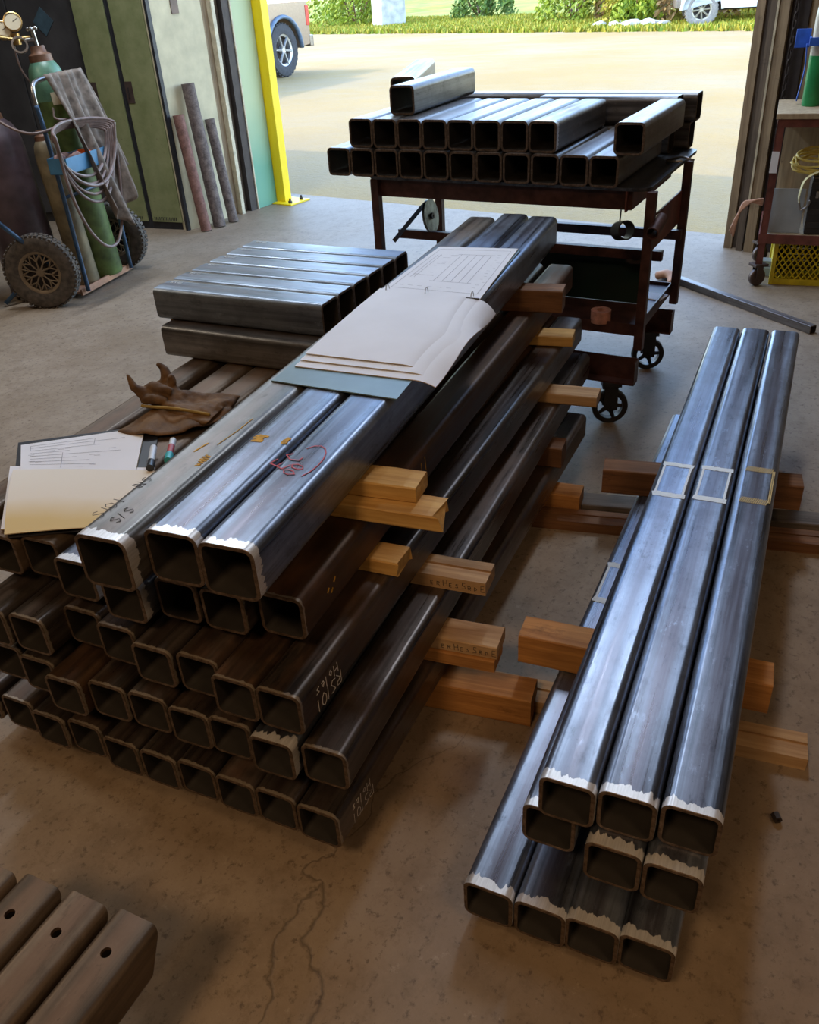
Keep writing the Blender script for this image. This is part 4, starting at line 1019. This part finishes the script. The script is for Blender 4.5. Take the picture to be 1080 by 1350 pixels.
BA = 113.; ub, vb = dirs(BA); ub = Vector((math.sin(R(BA)), math.cos(R(BA)), 0)); vb_ = Vector((math.sin(R(BA-90)), math.cos(R(BA-90)), 0))
BC = Vector((2.10, 4.90, 0)); BH = .93
bc = thing('utility_cart', 'red-framed utility cart with wooden top at right edge', 'cart', BC, BA-90)
Wb, Db = 1.1, .55
bm = bmesh.new(); box(bm, -.01, Wb, -.01, Db, BH-.028, BH, .003); obj('top_board', bm, M['wall_ply'], bc)
bm = bmesh.new(); box(bm, .0, Wb, .0, .006, BH-.07, BH-.029); box(bm, 0, .006, 0, Db, BH-.07, BH-.029); obj('top_rail', bm, M['tbl_red'], bc)
for (x, y) in ((0, 0), (Wb-.04, 0), (0, Db-.05), (Wb-.04, Db-.05)):
    bm = bmesh.new(); box(bm, x, x+.038, y, y+.005, .13, BH-.07); box(bm, x, x+.005, y, y+.038, .13, BH-.07); obj('leg', bm, M['tbl_red'], bc)
bm = bmesh.new(); box(bm, .0, Wb, .0, Db-.02, .285, .300, .001); c_ = obj('shelf', bm, M['wall_ply'], bc)
bm = bmesh.new(); box(bm, -.002, Wb, -.006, .0, .25, .302); box(bm, -.006, .0, -.006, Db, .25, .302); obj('shelf_rail', bm, M['tbl_red'], bc)
for (x, y) in ((.02, .02), (Wb-.03, .02), (.02, Db-.04), (Wb-.03, Db-.04)):
    e = bpy.data.objects.new('caster', None); C.objects.link(e); e.parent = bc; e.location = (x, y, 0); e.rotation_euler = (0, 0, R(35))
    bm = bmesh.new()
    for s in (-1, 1): box(bm, -.02, .02, s*.022-.002, s*.022+.002, .04, .115, .001)
    box(bm, -.042, .042, -.036, .036, .115, .13, .002); obj('fork', bm, M['recess'], e)
    bm = bmesh.new(); lathe(bm, [(.006, -.014), (.045, -.014), (.05, -.009), (.05, .009), (.045, .014), (.006, .014)], 26, Matrix.Translation((0, 0, .05)) @ Matrix.Rotation(PI/2, 4, 'X'), closed=True); obj('wheel', bm, M['recess'], e, auto=40)
bm = bmesh.new(); box(bm, -.004, .034, -.004, -.0005, .63, .74); c_ = obj('label_sticker', bm, M['paper'], bc); c_['label'] = 'white sticker'
def B2W(x, y, z): p = BC + ub*x + vb_*y; return Vector((p.x, p.y, z))
# back board behind the cart
bm = bmesh.new(); box(bm, .02, Wb-.1, 0, .012, .32, .88); o = obj('plywood_sheet', bm, M['wall_ply']); place(o, B2W(.03, Db-.055, 0), BA-90); tag(o, 'tan plywood sheet forming the back of the utility cart', 'board')
# grey plate with two holes leaning
pl = bmesh.new(); box(pl, 0, .17, 0, .008, 0, .235, .002); o = obj('steel_plate', pl, M['galv']); place(o, B2W(.035, .045, .302), BA-90, rx=R(-10)); tag(o, 'blue-grey steel plate with two bolt holes leaning on cart shelf', 'plate')
cut_hole(o, (.045, .004, .04), (0, 1, 0), .008); cut_hole(o, (.125, .004, .04), (0, 1, 0), .008)
# black case
cs = thing('black_case', 'black plastic tool case standing on the utility cart shelf', 'case', B2W(.225, .02, .301), BA-90)
bm = bmesh.new(); box(bm, 0, .13, 0, .30, 0, .31, .012); obj('shell', bm, M['black'], cs)
bm = bmesh.new()
for k in range(4): box(bm, .0, .13, -.006, .0, .04+.07*k, .07+.07*k, .002)
obj('rib', bm, M['black'], cs)
bm = bmesh.new(); sweep(bm, spline([(.02, .08, .31), (.04, .08, .35), (.09, .08, .35), (.11, .08, .31)], 6), .010, 8); obj('handle', bm, M['black2'], cs, smooth=True)
for k in range(2):
    bm = bmesh.new(); box(bm, .03+.055*k, .045+.055*k, -.012, -.0065, .20, .235, .002); obj('latch', bm, M['chrome'], cs)
# yellow cable coil and strap
cc = thing('cable_coil', 'coiled yellow extension cable on top of the black case', 'cable', B2W(.215, .10, .66), BA-90)
bm = bmesh.new(); P = []
for k in range(75):
    a = 2*PI*k/14; P.append((.10*math.cos(a)*(1+.12*math.sin(k*.37)), .06*math.sin(a), .022*math.sin(k*.31) + .035*math.sin(a) + .0007*k - .01))
sweep(bm, P, .0065, 7); sweep(bm, spline([(.03, 0, .0), (.03, .0, .07), (.10, .02, .09), (.16, .02, .03), (.2, .02, -.05)], 6), .006, 7); obj('coil', bm, M['cable'], cc, smooth=True)
stp = thing('webbing_strap', 'pale yellow webbing strap with hook draped over the black case', 'strap', B2W(.22, .0, .60), BA-90)
bm = bmesh.new()
for pts in ([(.14, .03, .045), (.05, .02, .045), (-.03, .01, .0), (-.05, .0, -.08), (-.045, 0, -.12)], [(.20, .02, .06), (.12, -.01, .03), (.10, -.02, -.04)], [(.25, .0, .05), (.16, -.02, .0), (.14, -.02, -.07)]):
    sweep(bm, spline(pts, 6), .022, 8, flat=.12)
obj('webbing', bm, M['strap'], stp, smooth=True)
bm = bmesh.new(); sweep(bm, spline([(-.045, 0, -.12), (-.03, 0, -.16), (.0, 0, -.14), (.01, 0, -.11)], 6), .006, 8); sweep(bm, spline([(.1, -.02, -.04), (.11, -.02, -.08), (.14, -.02, -.1), (.18, -.02, -.06)], 6), .007, 8); obj('hook', bm, M['chrome'], stp, smooth=True)
# milk crate under the cart
cr = thing('milk_crate', 'yellow plastic milk crate on the floor beneath utility cart', 'crate', B2W(.10, .06, 0), BA-92)
cw, cd, chh = .38, .32, .27
def lattice(bm, w, m_):
    for s in (-1, 1):
        for k in range(-7, 16):
            x0 = k*.032; x1 = x0 + s*.20*.7
            # clip to 0..w
            a0, a1, z0_, z1_ = x0, x1, .035, .235
            def clip(xa, za, xb, zb):
                if xa > xb: xa, za, xb, zb = xb, zb, xa, za
                if xb <= .01 or xa >= w-.01: return None
                if xa < .01: za += (zb-za)*(.01-xa)/(xb-xa); xa = .01
                if xb > w-.01: zb = za + (zb-za)*(w-.01-xa)/(xb-xa); xb = w-.01
                return xa, za, xb, zb
            c = clip(a0, z0_, a1, z1_)
            if c: sweep(bm, [m_ @ Vector((c[0], 0, c[1])), m_ @ Vector((c[2], 0, c[3]))], .004, 4)
for nm, m_, w in (('front', Matrix.Translation((0, 0, 0)), cw), ('back', Matrix.Translation((0, cd, 0)), cw), ('side', Matrix.Rotation(PI/2, 4, 'Z'), cd), ('side', Matrix.Translation((cw, 0, 0)) @ Matrix.Rotation(PI/2, 4, 'Z'), cd)):
    bm = bmesh.new(); lattice(bm, w, m_); box(bm, 0, w, -.005, .005, 0, .035, 0, 0, m_); box(bm, 0, w, -.007, .007, .235, chh, 0, 0, m_)
    if nm == 'side': box(bm, .03, w-.03, -.006, .004, .05, .22, 0, 0, m_)
    obj(nm+'_panel', bm, M['crate'], cr)
bm = bmesh.new(); box(bm, 0, cw, 0, cd, 0, .012); obj('bottom', bm, M['crate'], cr)
for x, y in ((0, 0), (cw, 0), (0, cd), (cw, cd)):
    bm = bmesh.new(); box(bm, x-.012, x+.012, y-.012, y+.012, 0, chh, .004); obj('corner_post', bm, M['crate'], cr)
bm = bmesh.new()
random.seed(3); P = [(.06+.13*math.cos(k*.8)+.1, .15+.09*math.sin(k*.8), .05+.0045*k) for k in range(44)]; sweep(bm, spline(P, 3), .011, 7); o = obj('black_hose', bm, M['black2'], smooth=True); o.location = cr.location; o.rotation_euler = cr.rotation_euler; tag(o, 'black hose coiled inside the yellow milk crate', 'hose')
# rope hanging at the left of the cart
bm = bmesh.new()
for k in range(4): sweep(bm, spline([(-.01, .1, .47-.01*k), (-.07-.01*k, .08, .46), (-.13, .06, .40), (-.165+.006*k, .05, .30-.01*k)], 6), .007, 7)
o = obj('rope_hank', bm, M['rope'], smooth=True); place(o, BC, BA-90); tag(o, 'faded pink rope loop hanging off left side of utility cart', 'rope')
bm = bmesh.new(); box(bm, 0, .14, 0, .12, 0, .05, .004); box(bm, .02, .12, .02, .10, .05, .085, .004); o = obj('scrap_plate', bm, M['galv']); place(o, B2W(-.0, .22, 0), BA-80); tag(o, 'small scrap metal bracket on the floor behind cart caster', 'bracket')
# bottles on top of the cart
def topcyl(x, y, r, h, m1, m2, lab):
    c = thing('gas_bottle', lab, 'gas cylinder', B2W(x, y, BH+.001), BA-90)
    bm = bmesh.new(); lathe(bm, [(0, 0), (r*.95, 0), (r, .01), (r, h*.44)], 30); obj('body', bm, m1, c, auto=40)
    bm = bmesh.new(); lathe(bm, [(r, h*.44), (r, h*.76), (r*.9, h*.84), (r*.6, h*.90), (r*.3, h*.93), (r*.28, h*.96), (0, h*.96)], 30); obj('upper_body', bm, m2, c, smooth=True)
    bm = bmesh.new(); cyl(bm, (0, 0, h*.95), (0, 0, h*1.06), .010, seg=12); cyl(bm, (-.03, 0, h*1.05), (.03, 0, h*1.05), .012, seg=12); obj('valve', bm, M['chrome'], c, auto=40)
topcyl(.155, .28, .048, .56, M['o2g'], M['o2w'], 'slim green and white gas bottle strapped upright on the utility cart')
topcyl(.27, .31, .05, .50, M['pipe_r'], M['c_tan'], 'brown gas bottle behind the green and white one')
br = thing('bottle_bracket', 'bright blue bracket and strap holding the bottles to the wall', 'bracket', B2W(.155, .28, BH+.30), BA-90)
bm = bmesh.new(); box(bm, -.13, -.055, .06, .075, -.02, .07, .002); box(bm, -.06, .28, -.060, -.052, -.005, .035, .002); box(bm, -.06, -.05, -.056, .075, -.005, .035, .002); obj('arm', bm, M['blueb'], br)
bm = bmesh.new(); sweep(bm, spline([(-.07, .05, .0), (-.06, .04, -.12), (-.075, .05, -.28)], 6), .014, 6, flat=.3); obj('strap', bm, M['blueb'], br, smooth=True)

# ------------------------------------------------------------------ room shell
# room frame: origin WJ, ex along the door wall (az 126), inward = vj
P0 = WJ
def roombox(name, a, b, c, d, z0, z1, mat):
    """a..b along wall direction from WJ, c..d inward"""
    bm = bmesh.new(); box(bm, c, d, a, b, z0, z1); o = struct(name, bm, mat); place(o, P0, aj); return o
CH = 4.4
fl_ = roombox('floor', -7.0, 10.0, -.28, 14.5, -.12, 0, M['floor'])
roombox('ceiling', -7.0, 10.0, -.3, 14.5, CH, CH+.15, M['ceil'])
roombox('wall_front_left', -7.0, -.14, -.10, .15, 0, CH, M['wall_dark'])
roombox('wall_above_door', -.1, 4.3, -.14, .02, HW, CH, M['wall_in'])
roombox('wall_front_right', 7.1, 10.0, -.14, .0, 0, CH, M['wall_in'])
roombox('wall_front_upper', 4.3, 7.1, -.14, .0, HW, CH, M['wall_in'])
roombox('wall_left', -7.15, -7.0, -.3, 14.5, 0, CH, M['wall_in'])
roombox('wall_right', 10.0, 10.15, -.3, 14.5, 0, CH, M['wall_in'])
roombox('wall_back', -7.0, 10.0, 14.5, 14.65, 0, CH, M['wall_in'])

# ------------------------------------------------------------------ yard
bm = bmesh.new(); vsq = [bm.verts.new(p) for p in ((-90, 5, 0), (60, -40, 0), (90, 60, 0), (-60, 120, 0))]; bm.faces.new(vsq)
bm.free(); bm = bmesh.new(); box(bm, -70, 70, -140, -.28, -.05, -.006); o = struct('ground', bm, M['gravel'])
# the box runs outward from the door wall
o.location = P0; o.rotation_euler = (0, 0, 0)
exo = uj; eyo = -vj
o.matrix_world = Matrix(((exo.x, vj.x, 0, P0.x), (exo.y, vj.y, 0, P0.y), (0, 0, 1, 0), (0, 0, 0, 1)))
# grass verge beyond a line
GA = Vector((-3.6, 39.5, 0)); GB = Vector((9.8, 25.2, 0)); gd = (GB-GA).normalized(); gn = Vector((-gd.y, gd.x, 0))
if gn.y < 0: gn = -gn
bm = bmesh.new(); n = 60; prev = None
for i in range(n+1):
    s = -35 + 75*i/n; e = .5*noise.noise(Vector((s*.5, 0, 0)))
    row = [bm.verts.new(GA + gd*s + gn*d + Vector((0, 0, .02 + .010*d + (.12*noise.noise(Vector((s*.7, d*.7, 3))) if d > 1 else 0)))) for d in (e, 1.2, 3, 6, 10, 20, 60)]
    if prev:
        for k in range(6): bm.faces.new((prev[k], row[k], row[k+1], prev[k+1]))
    prev = row
struct('ground_verge', bm, M['field'])
def frand(a, b): return random.uniform(a, b)
random.seed(7)
def tufts(name, N, s0, s1, d0, d1, hgt, mats, label, wid=.05):
    bm = bmesh.new()
    for k in range(N):
        s = frand(s0, s1); d = frand(d0, d1)**1.0; p = GA + gd*s + gn*d; p.z = .02+.012*d
        for b in range(5):
            a = frand(0, 2*PI); h = hgt*frand(.4, 1.2); w = wid*frand(.6, 1.4); dx = Vector((math.cos(a), math.sin(a), 0)); sd = Vector((-dx.y, dx.x, 0))
            q0 = p + Vector((frand(-.15, .15), frand(-.15, .15), -.03)); v = [bm.verts.new(q0-sd*w), bm.verts.new(q0+sd*w), bm.verts.new(q0+dx*h*.35+Vector((0, 0, h)))]
            bm.faces.new(v).material_index = random.randrange(len(mats))
    me = bpy.data.meshes.new(name); bm.to_mesh(me); bm.free()
    for m_ in mats: me.materials.append(m_)
    o = bpy.data.objects.new(name, me); C.objects.link(o); tag(o, label, 'grass'); o['kind'] = 'stuff'; return o
tufts('grass', 16000, -4, 26, -.2, 6.5, .16, [M['leaf_g'], M['leaf_y'], M['leaf_y']], 'bright green and yellow grass along the far edge of the yard')
def bush(name, p, r, h, mat, lab, n=1500, leaf=.10):
    t_ = thing(name, lab, 'bush', p, 0, 'bushes along the far side of the yard')
    bm = bmesh.new()
    for k in range(n):
        a = frand(0, 2*PI); cz = frand(0, 1); rr_ = r*math.sqrt(1-cz*cz*.85)*frand(.72, 1.05)*(1+.25*math.sin(3*a+r*7)+.15*math.sin(7*a)); c_ = Vector((rr_*math.cos(a), rr_*math.sin(a), .05+h*cz*frand(.8, 1.05)))
        n_ = Vector((frand(-1, 1), frand(-1, 1), frand(-.3, 1))).normalized(); s_ = n_.orthogonal().normalized(); w_ = n_.cross(s_)
        L_ = leaf*frand(.6, 1.3); v = [bm.verts.new(c_-s_*L_), bm.verts.new(c_-w_*L_*.45), bm.verts.new(c_+s_*L_), bm.verts.new(c_+w_*L_*.45)]; bm.faces.new(v)
    obj('foliage', bm, mat, t_)
    bm = bmesh.new()
    for k in range(7): a = 2*PI*k/7; sweep(bm, [(0, 0, 0), (.4*r*math.cos(a), .4*r*math.sin(a), h*.5), (.75*r*math.cos(a), .75*r*math.sin(a), h*.85)], [.04, .025, .01], 5)
    obj('stem', bm, M['c_brown'], t_)
def gpt(s, d): p = GA + gd*s + gn*d; return (p.x, p.y, .01)
# s along the verge (0 = behind the truck tail, 19 = by the white truck)
BU = [(-1.6, 4.5, 1.5, 2.2, 'leaf_g', 'green bush beside the tan truck tail'), (.6, 3.2, 1.3, 1.9, 'leaf_g', 'green bush just right of the truck tail'), (5.0, 6.0, 1.2, 1.2, 'leaf_d', 'low dark green bush right of the concrete block'),
      (11.3, 3.6, 1.3, 1.9, 'leaf_g', 'green weedy bush near the middle of the verge'), (12.8, 4.6, 1.2, 2.0, 'leaf_r', 'reddish brown weeds behind the middle of verge'), (14.3, 3.0, 1.3, 2.1, 'leaf_y', 'yellow-green bush right of the reddish weeds'),
      (15.0, 1.6, .6, .9, 'leaf_g', 'small bright green bush in front of the taller weeds'), (16.0, 3.0, 1.2, 2.0, 'leaf_r', 'brown dry bush behind the pale rubble'), (16.6, 6.2, 1.1, 1.9, 'leaf_y', 'yellowish bush left of the white truck'),
      (18.6, 8.5, 1.2, 2.0, 'leaf_g', 'green bush just behind the white truck nose'), (8.5, 10.5, 1.4, 1.8, 'leaf_y', 'pale yellow bush far back in the grass'), (21.0, 9.5, 1.3, 1.8, 'leaf_g', 'green bush beyond the white truck door')]
for (s, d, r, h, m_, lab) in BU: bush('bush', gpt(s, d), r, h, M[m_], lab, 1800)
# concrete block and rubble
p = gpt(3.2, 2.6); bm = bmesh.new(); box(bm, -.55, .55, -.4, .4, 0, 1.5, .05); 
for v in bm.verts: v.co += noise.noise_vector(v.co*2)*.08
o = obj('concrete_block', bm, M['stone']); o.location = p; o.rotation_euler = (0, 0, .5); tag(o, 'pale grey concrete block between the bushes at the yard edge', 'concrete block')
random.seed(13)
for k in range(5):
    bm = bmesh.new(); bmesh.ops.create_icosphere(bm, subdivisions=2, radius=.28*frand(.7, 1.2))
    for v in bm.verts: v.co += noise.noise_vector(v.co*4+Vector((k*3, 0, 0)))*.12; v.co.z *= .45
    o = obj('rubble_piece', bm, M['stone']); q_ = Vector(gpt(14.2+.55*k, .9+.15*(k % 2))); o.location = q_ + Vector((0, 0, .10)); tag(o, 'pale broken rubble piece lying at the grass edge', 'rubble', 'pale rubble at the edge of the grass')

# tan pickup: rear quarter
def roadwheel(parent, loc, r, w, mt, rimmat, spokes, az):
    e = bpy.data.objects.new('wheel', None); C.objects.link(e); e.parent = parent; e.location = loc; e.rotation_euler = (PI/2, 0, az)
    bm = bmesh.new(); lathe(bm, [(r*.60, -w*.42), (r*.80, -w*.5), (r*.96, -w*.42), (r, -w*.3), (r, w*.3), (r*.96, w*.42), (r*.80, w*.5), (r*.60, w*.42)], 40, closed=True)
    for k in range(30):
        m_ = Matrix.Rotation(2*PI*k/30, 4, 'Z') @ Matrix.Translation((r, 0, 0)); box(bm, -.01, .012, -.022, .022, -w*.36, w*.36, 0, 0, m_)
    obj('tyre', bm, mt, e, auto=40)
    bm = bmesh.new(); lathe(bm, [(r*.52, -w*.30), (r*.60, -w*.44), (r*.62, -w*.44), (r*.62, w*.4), (r*.52, w*.3)], 36, closed=True); lathe(bm, [(0, w*.34), (r*.13, w*.34), (r*.15, w*.2), (r*.15, -w*.2), (r*.13, -w*.34), (0, -w*.34)], 20)
    for k in range(spokes):
        a = 2*PI*k/spokes
        for s in (-1, 1): sweep(bm, [(r*.10*math.cos(a), r*.10*math.sin(a), w*.28), (r*.56*math.cos(a+.10), r*.56*math.sin(a+.10), w*.30)], [r*.05, r*.06], 6); 
        sweep(bm, [(r*.10*math.cos(a), r*.10*math.sin(a), -w*.28), (r*.56*math.cos(a+.10), r*.56*math.sin(a+.10), -w*.30)], [r*.05, r*.06], 6)
    obj('rim', bm, rimmat, e, auto=40)
    bm = bmesh.new(); lathe(bm, [(0, .0), (r*.55, .0), (r*.55, .01), (0, .01)], 30); obj('brake_disc', bm, M['dtrim'], e)
# local X = forward of truck (left in picture), local Y = away
def quarter(name, label, loc, az, body, fend, tm, rimm, r, rear=True, s=1.0, spokes=6, Lb=3.0):
    t_ = thing(name, label, 'truck', loc, az); t_.scale = (s, s, s)
    # side panel with a wheel arch, extruded across the body width
    x_end = -.95 if rear else -.55
    prof = []
    arch_r = r+.10
    prof.append((x_end, .55)); prof.append((x_end-.05, .75)); prof.append((x_end-.02, 1.35)); prof.append((Lb, 1.38)); prof.append((Lb, .45)); prof.append((arch_r+.02, .45))
    for k in range(13): a = PI*k/12; prof.append((arch_r*math.cos(a), r + arch_r*math.sin(a)*1.0))
    prof.append((-arch_r-.02, .52))
    bm = bmesh.new(); W = 1.85
    a_ = [bm.verts.new((x, 0, z)) for x, z in prof]; b_ = [bm.verts.new((x, W, z)) for x, z in prof]
    f1 = bm.faces.new(a_); f2 = bm.faces.new(list(reversed(b_)))
    for k in range(len(prof)): bm.faces.new((a_[k], b_[k], b_[(k+1) % len(prof)], a_[(k+1) % len(prof)]))
    bmesh.ops.triangulate(bm, faces=[f1, f2]); obj('bed_side' if rear else 'body_panel', bm, body, t_)
    bm = bmesh.new(); sweep(bm, [(arch_r*math.cos(PI*k/16)*1.02, -.02, r+arch_r*math.sin(PI*k/16)*1.02) for k in range(17)], .055, 8, flat=.7); obj('fender_flare', bm, fend, t_, smooth=True)
    bm = bmesh.new(); box(bm, x_end-.16, x_end-.02, -.01, W+.01, .50, .72, .02); obj('bumper', bm, M['bumper'], t_)
    bm = bmesh.new(); box(bm, x_end-.06, x_end+.06, -.012, .12, .90, 1.28, .01); obj('tail_light' if rear else 'head_light', bm, M['tail'] if rear else M['dial'], t_)
    bm = bmesh.new(); box(bm, .8, Lb+1.5, .05, W-.05, 1.38, 1.85, .08); obj('cab', bm, fend if rear else body, t_)
    for (wx, wy) in ((0, .12), (0, W-.12), (3.4, .12), (3.4, W-.12)): roadwheel(t_, (wx, wy, r), r, .26, tm, rimm, spokes, 0)
    bm = bmesh.new(); box(bm, -arch_r*.6, Lb+.9, .25, W-.25, .40, .60, .01); obj('chassis', bm, M['dtrim'], t_)
    if not rear:
        bm = bmesh.new(); box(bm, 2.45, 2.75, -.03, .0, 1.02, 1.07, .01); obj('door_handle', bm, M['bumper'], t_)
        bm = bmesh.new(); box(bm, 1.45, 1.457, -.004, .0, .48, 1.38); obj('door_seam', bm, M['dtrim'], t_)
    return t_
pt = quarter('pickup_truck', 'tan pickup truck parked outside at left, rear wheel visible', (-1.98, 20.5, 0), 0, M['truck_tan'], M['truck_blue'], M['tyre2'], M['alloy'], .50, True)
pt.rotation_euler = (0, 0, R(-120)); pt.scale = (1, -1, 1)
# mirror so that the visible side faces the door
wt = quarter('white_truck', 'white truck parked on the grass at upper right', (9.05, 27.3, 0), 0, M['truck_w'], M['truck_w'], M['tyre3'], M['trim'], .44, False, 1.0, 8, 4.4)
wt.rotation_euler = (0, 0, R(-14))

# ------------------------------------------------------------------ added lamps, out of view, filling the shop with light
def fill_hibay(x, y, power, col, n, size=.8):  # unseen round lamp, added as warm fill for the interior
    lp = thing('fill_lamp', f'added fill lamp {n}', 'lamp', (x, y, CH-.5)); lp['label'] = n
    bm = bmesh.new(); lathe(bm, [(.04, .22), (.10, .20), (.30, .02), (.31, 0), (.29, .0), (.09, .18)], 30, closed=True); cyl(bm, (0, 0, .2), (0, 0, .49), .008, seg=8); obj('shade', bm, M['lampm'], lp, auto=40)
    l = bpy.data.lights.new('fill_bulb', 'AREA'); l.shape = 'DISK'; l.size = .9; l.energy = power; l.color = col; l.spread = R(165)
    o = bpy.data.objects.new('fill_bulb', l); C.objects.link(o); o.parent = lp; o.location = (0, 0, -.02)
WARM = (1, .62, .32)
fill_hibay(-1.4, -1.2, 62, WARM, 'added fill lamp hung behind and left of the camera')
fill_hibay(1.6, -1.2, 30, WARM, 'added fill lamp hung behind and right of the camera')
fill_hibay(-3.8, 3.6, 40, (1, .85, .65), 'added fill lamp hung over the left side of the shop')

def strip(x, y, az, power, col, label):  # unseen strip lamp, added to brighten floor and tube tops
    lp = thing('fill_lamp', label, 'lamp', (x, y, CH-.32), az)
    bm = bmesh.new(); box(bm, -.12, .12, -.65, .65, .0, .05, .004); cyl(bm, (0, -.4, .05), (0, -.4, .315), .006, seg=8); cyl(bm, (0, .4, .05), (0, .4, .315), .006, seg=8); obj('housing', bm, M['lampm'], lp)
    l = bpy.data.lights.new('fill_tube', 'AREA'); l.shape = 'RECTANGLE'; l.size = .2; l.size_y = 1.25; l.energy = power; l.color = col
    o = bpy.data.objects.new('fill_tube', l); C.objects.link(o); o.parent = lp; o.location = (0, 0, -.01)
COOL = (.80, .89, 1)
strip(-1.6, 5.6, 36, 95, COOL, 'added fill strip over the gas cart side of the shop')
strip(1.4, 4.9, 36, 60, COOL, 'added fill strip over the rolling table')
strip(-.6, 3.1, 36, 12, COOL, 'added fill strip over the big left stack')

# ------------------------------------------------------------------ sun and sky
w = bpy.data.worlds.new('W'); bpy.context.scene.world = w; w.use_nodes = True; nt = w.node_tree
bg = nt.nodes['Background']; sky = nt.nodes.new('ShaderNodeTexSky'); sky.sky_type = 'NISHITA'; sky.sun_disc = False; sky.sun_elevation = R(38); sky.sun_rotation = R(-75); sky.dust_density = .6; sky.altitude = 200
nt.links.new(sky.outputs[0], bg.inputs['Color']); bg.inputs['Strength'].default_value = 1.3
l = bpy.data.lights.new('sun', 'SUN'); l.energy = 2.8; l.angle = R(.6); l.color = (1, .83, .52)
so = bpy.data.objects.new('sun', l); C.objects.link(so)
sd = Vector((.76, -.22, -.64)).normalized(); so.rotation_euler = sd.to_track_quat('-Z', 'Y').to_euler(); so.location = (-5, 10, 12)

# ------------------------------------------------------------------ camera
f_, p_, r_, Hc = 1125., R(32), R(-3.75), 1.65
F = Vector((0, math.cos(p_), -math.sin(p_))); U0 = Vector((0, math.sin(p_), math.cos(p_))); R0 = Vector((1, 0, 0))
Rv = math.cos(r_)*R0 + math.sin(r_)*U0; Uv = -math.sin(r_)*R0 + math.cos(r_)*U0
cam = bpy.data.cameras.new('camera'); co = bpy.data.objects.new('camera', cam); C.objects.link(co)
co.matrix_world = Matrix(((Rv.x, Uv.x, -F.x, 0), (Rv.y, Uv.y, -F.y, 0), (Rv.z, Uv.z, -F.z, Hc), (0, 0, 0, 1)))
cam.sensor_fit = 'VERTICAL'; cam.sensor_height = 24; cam.lens = 24*f_/1350; cam.clip_end = 400; cam.clip_start = .02
sc = bpy.context.scene; sc.camera = co
sc.view_settings.view_transform = 'Standard'; sc.view_settings.look = 'None'; sc.view_settings.gamma = 1; sc.view_settings.exposure = 0.0
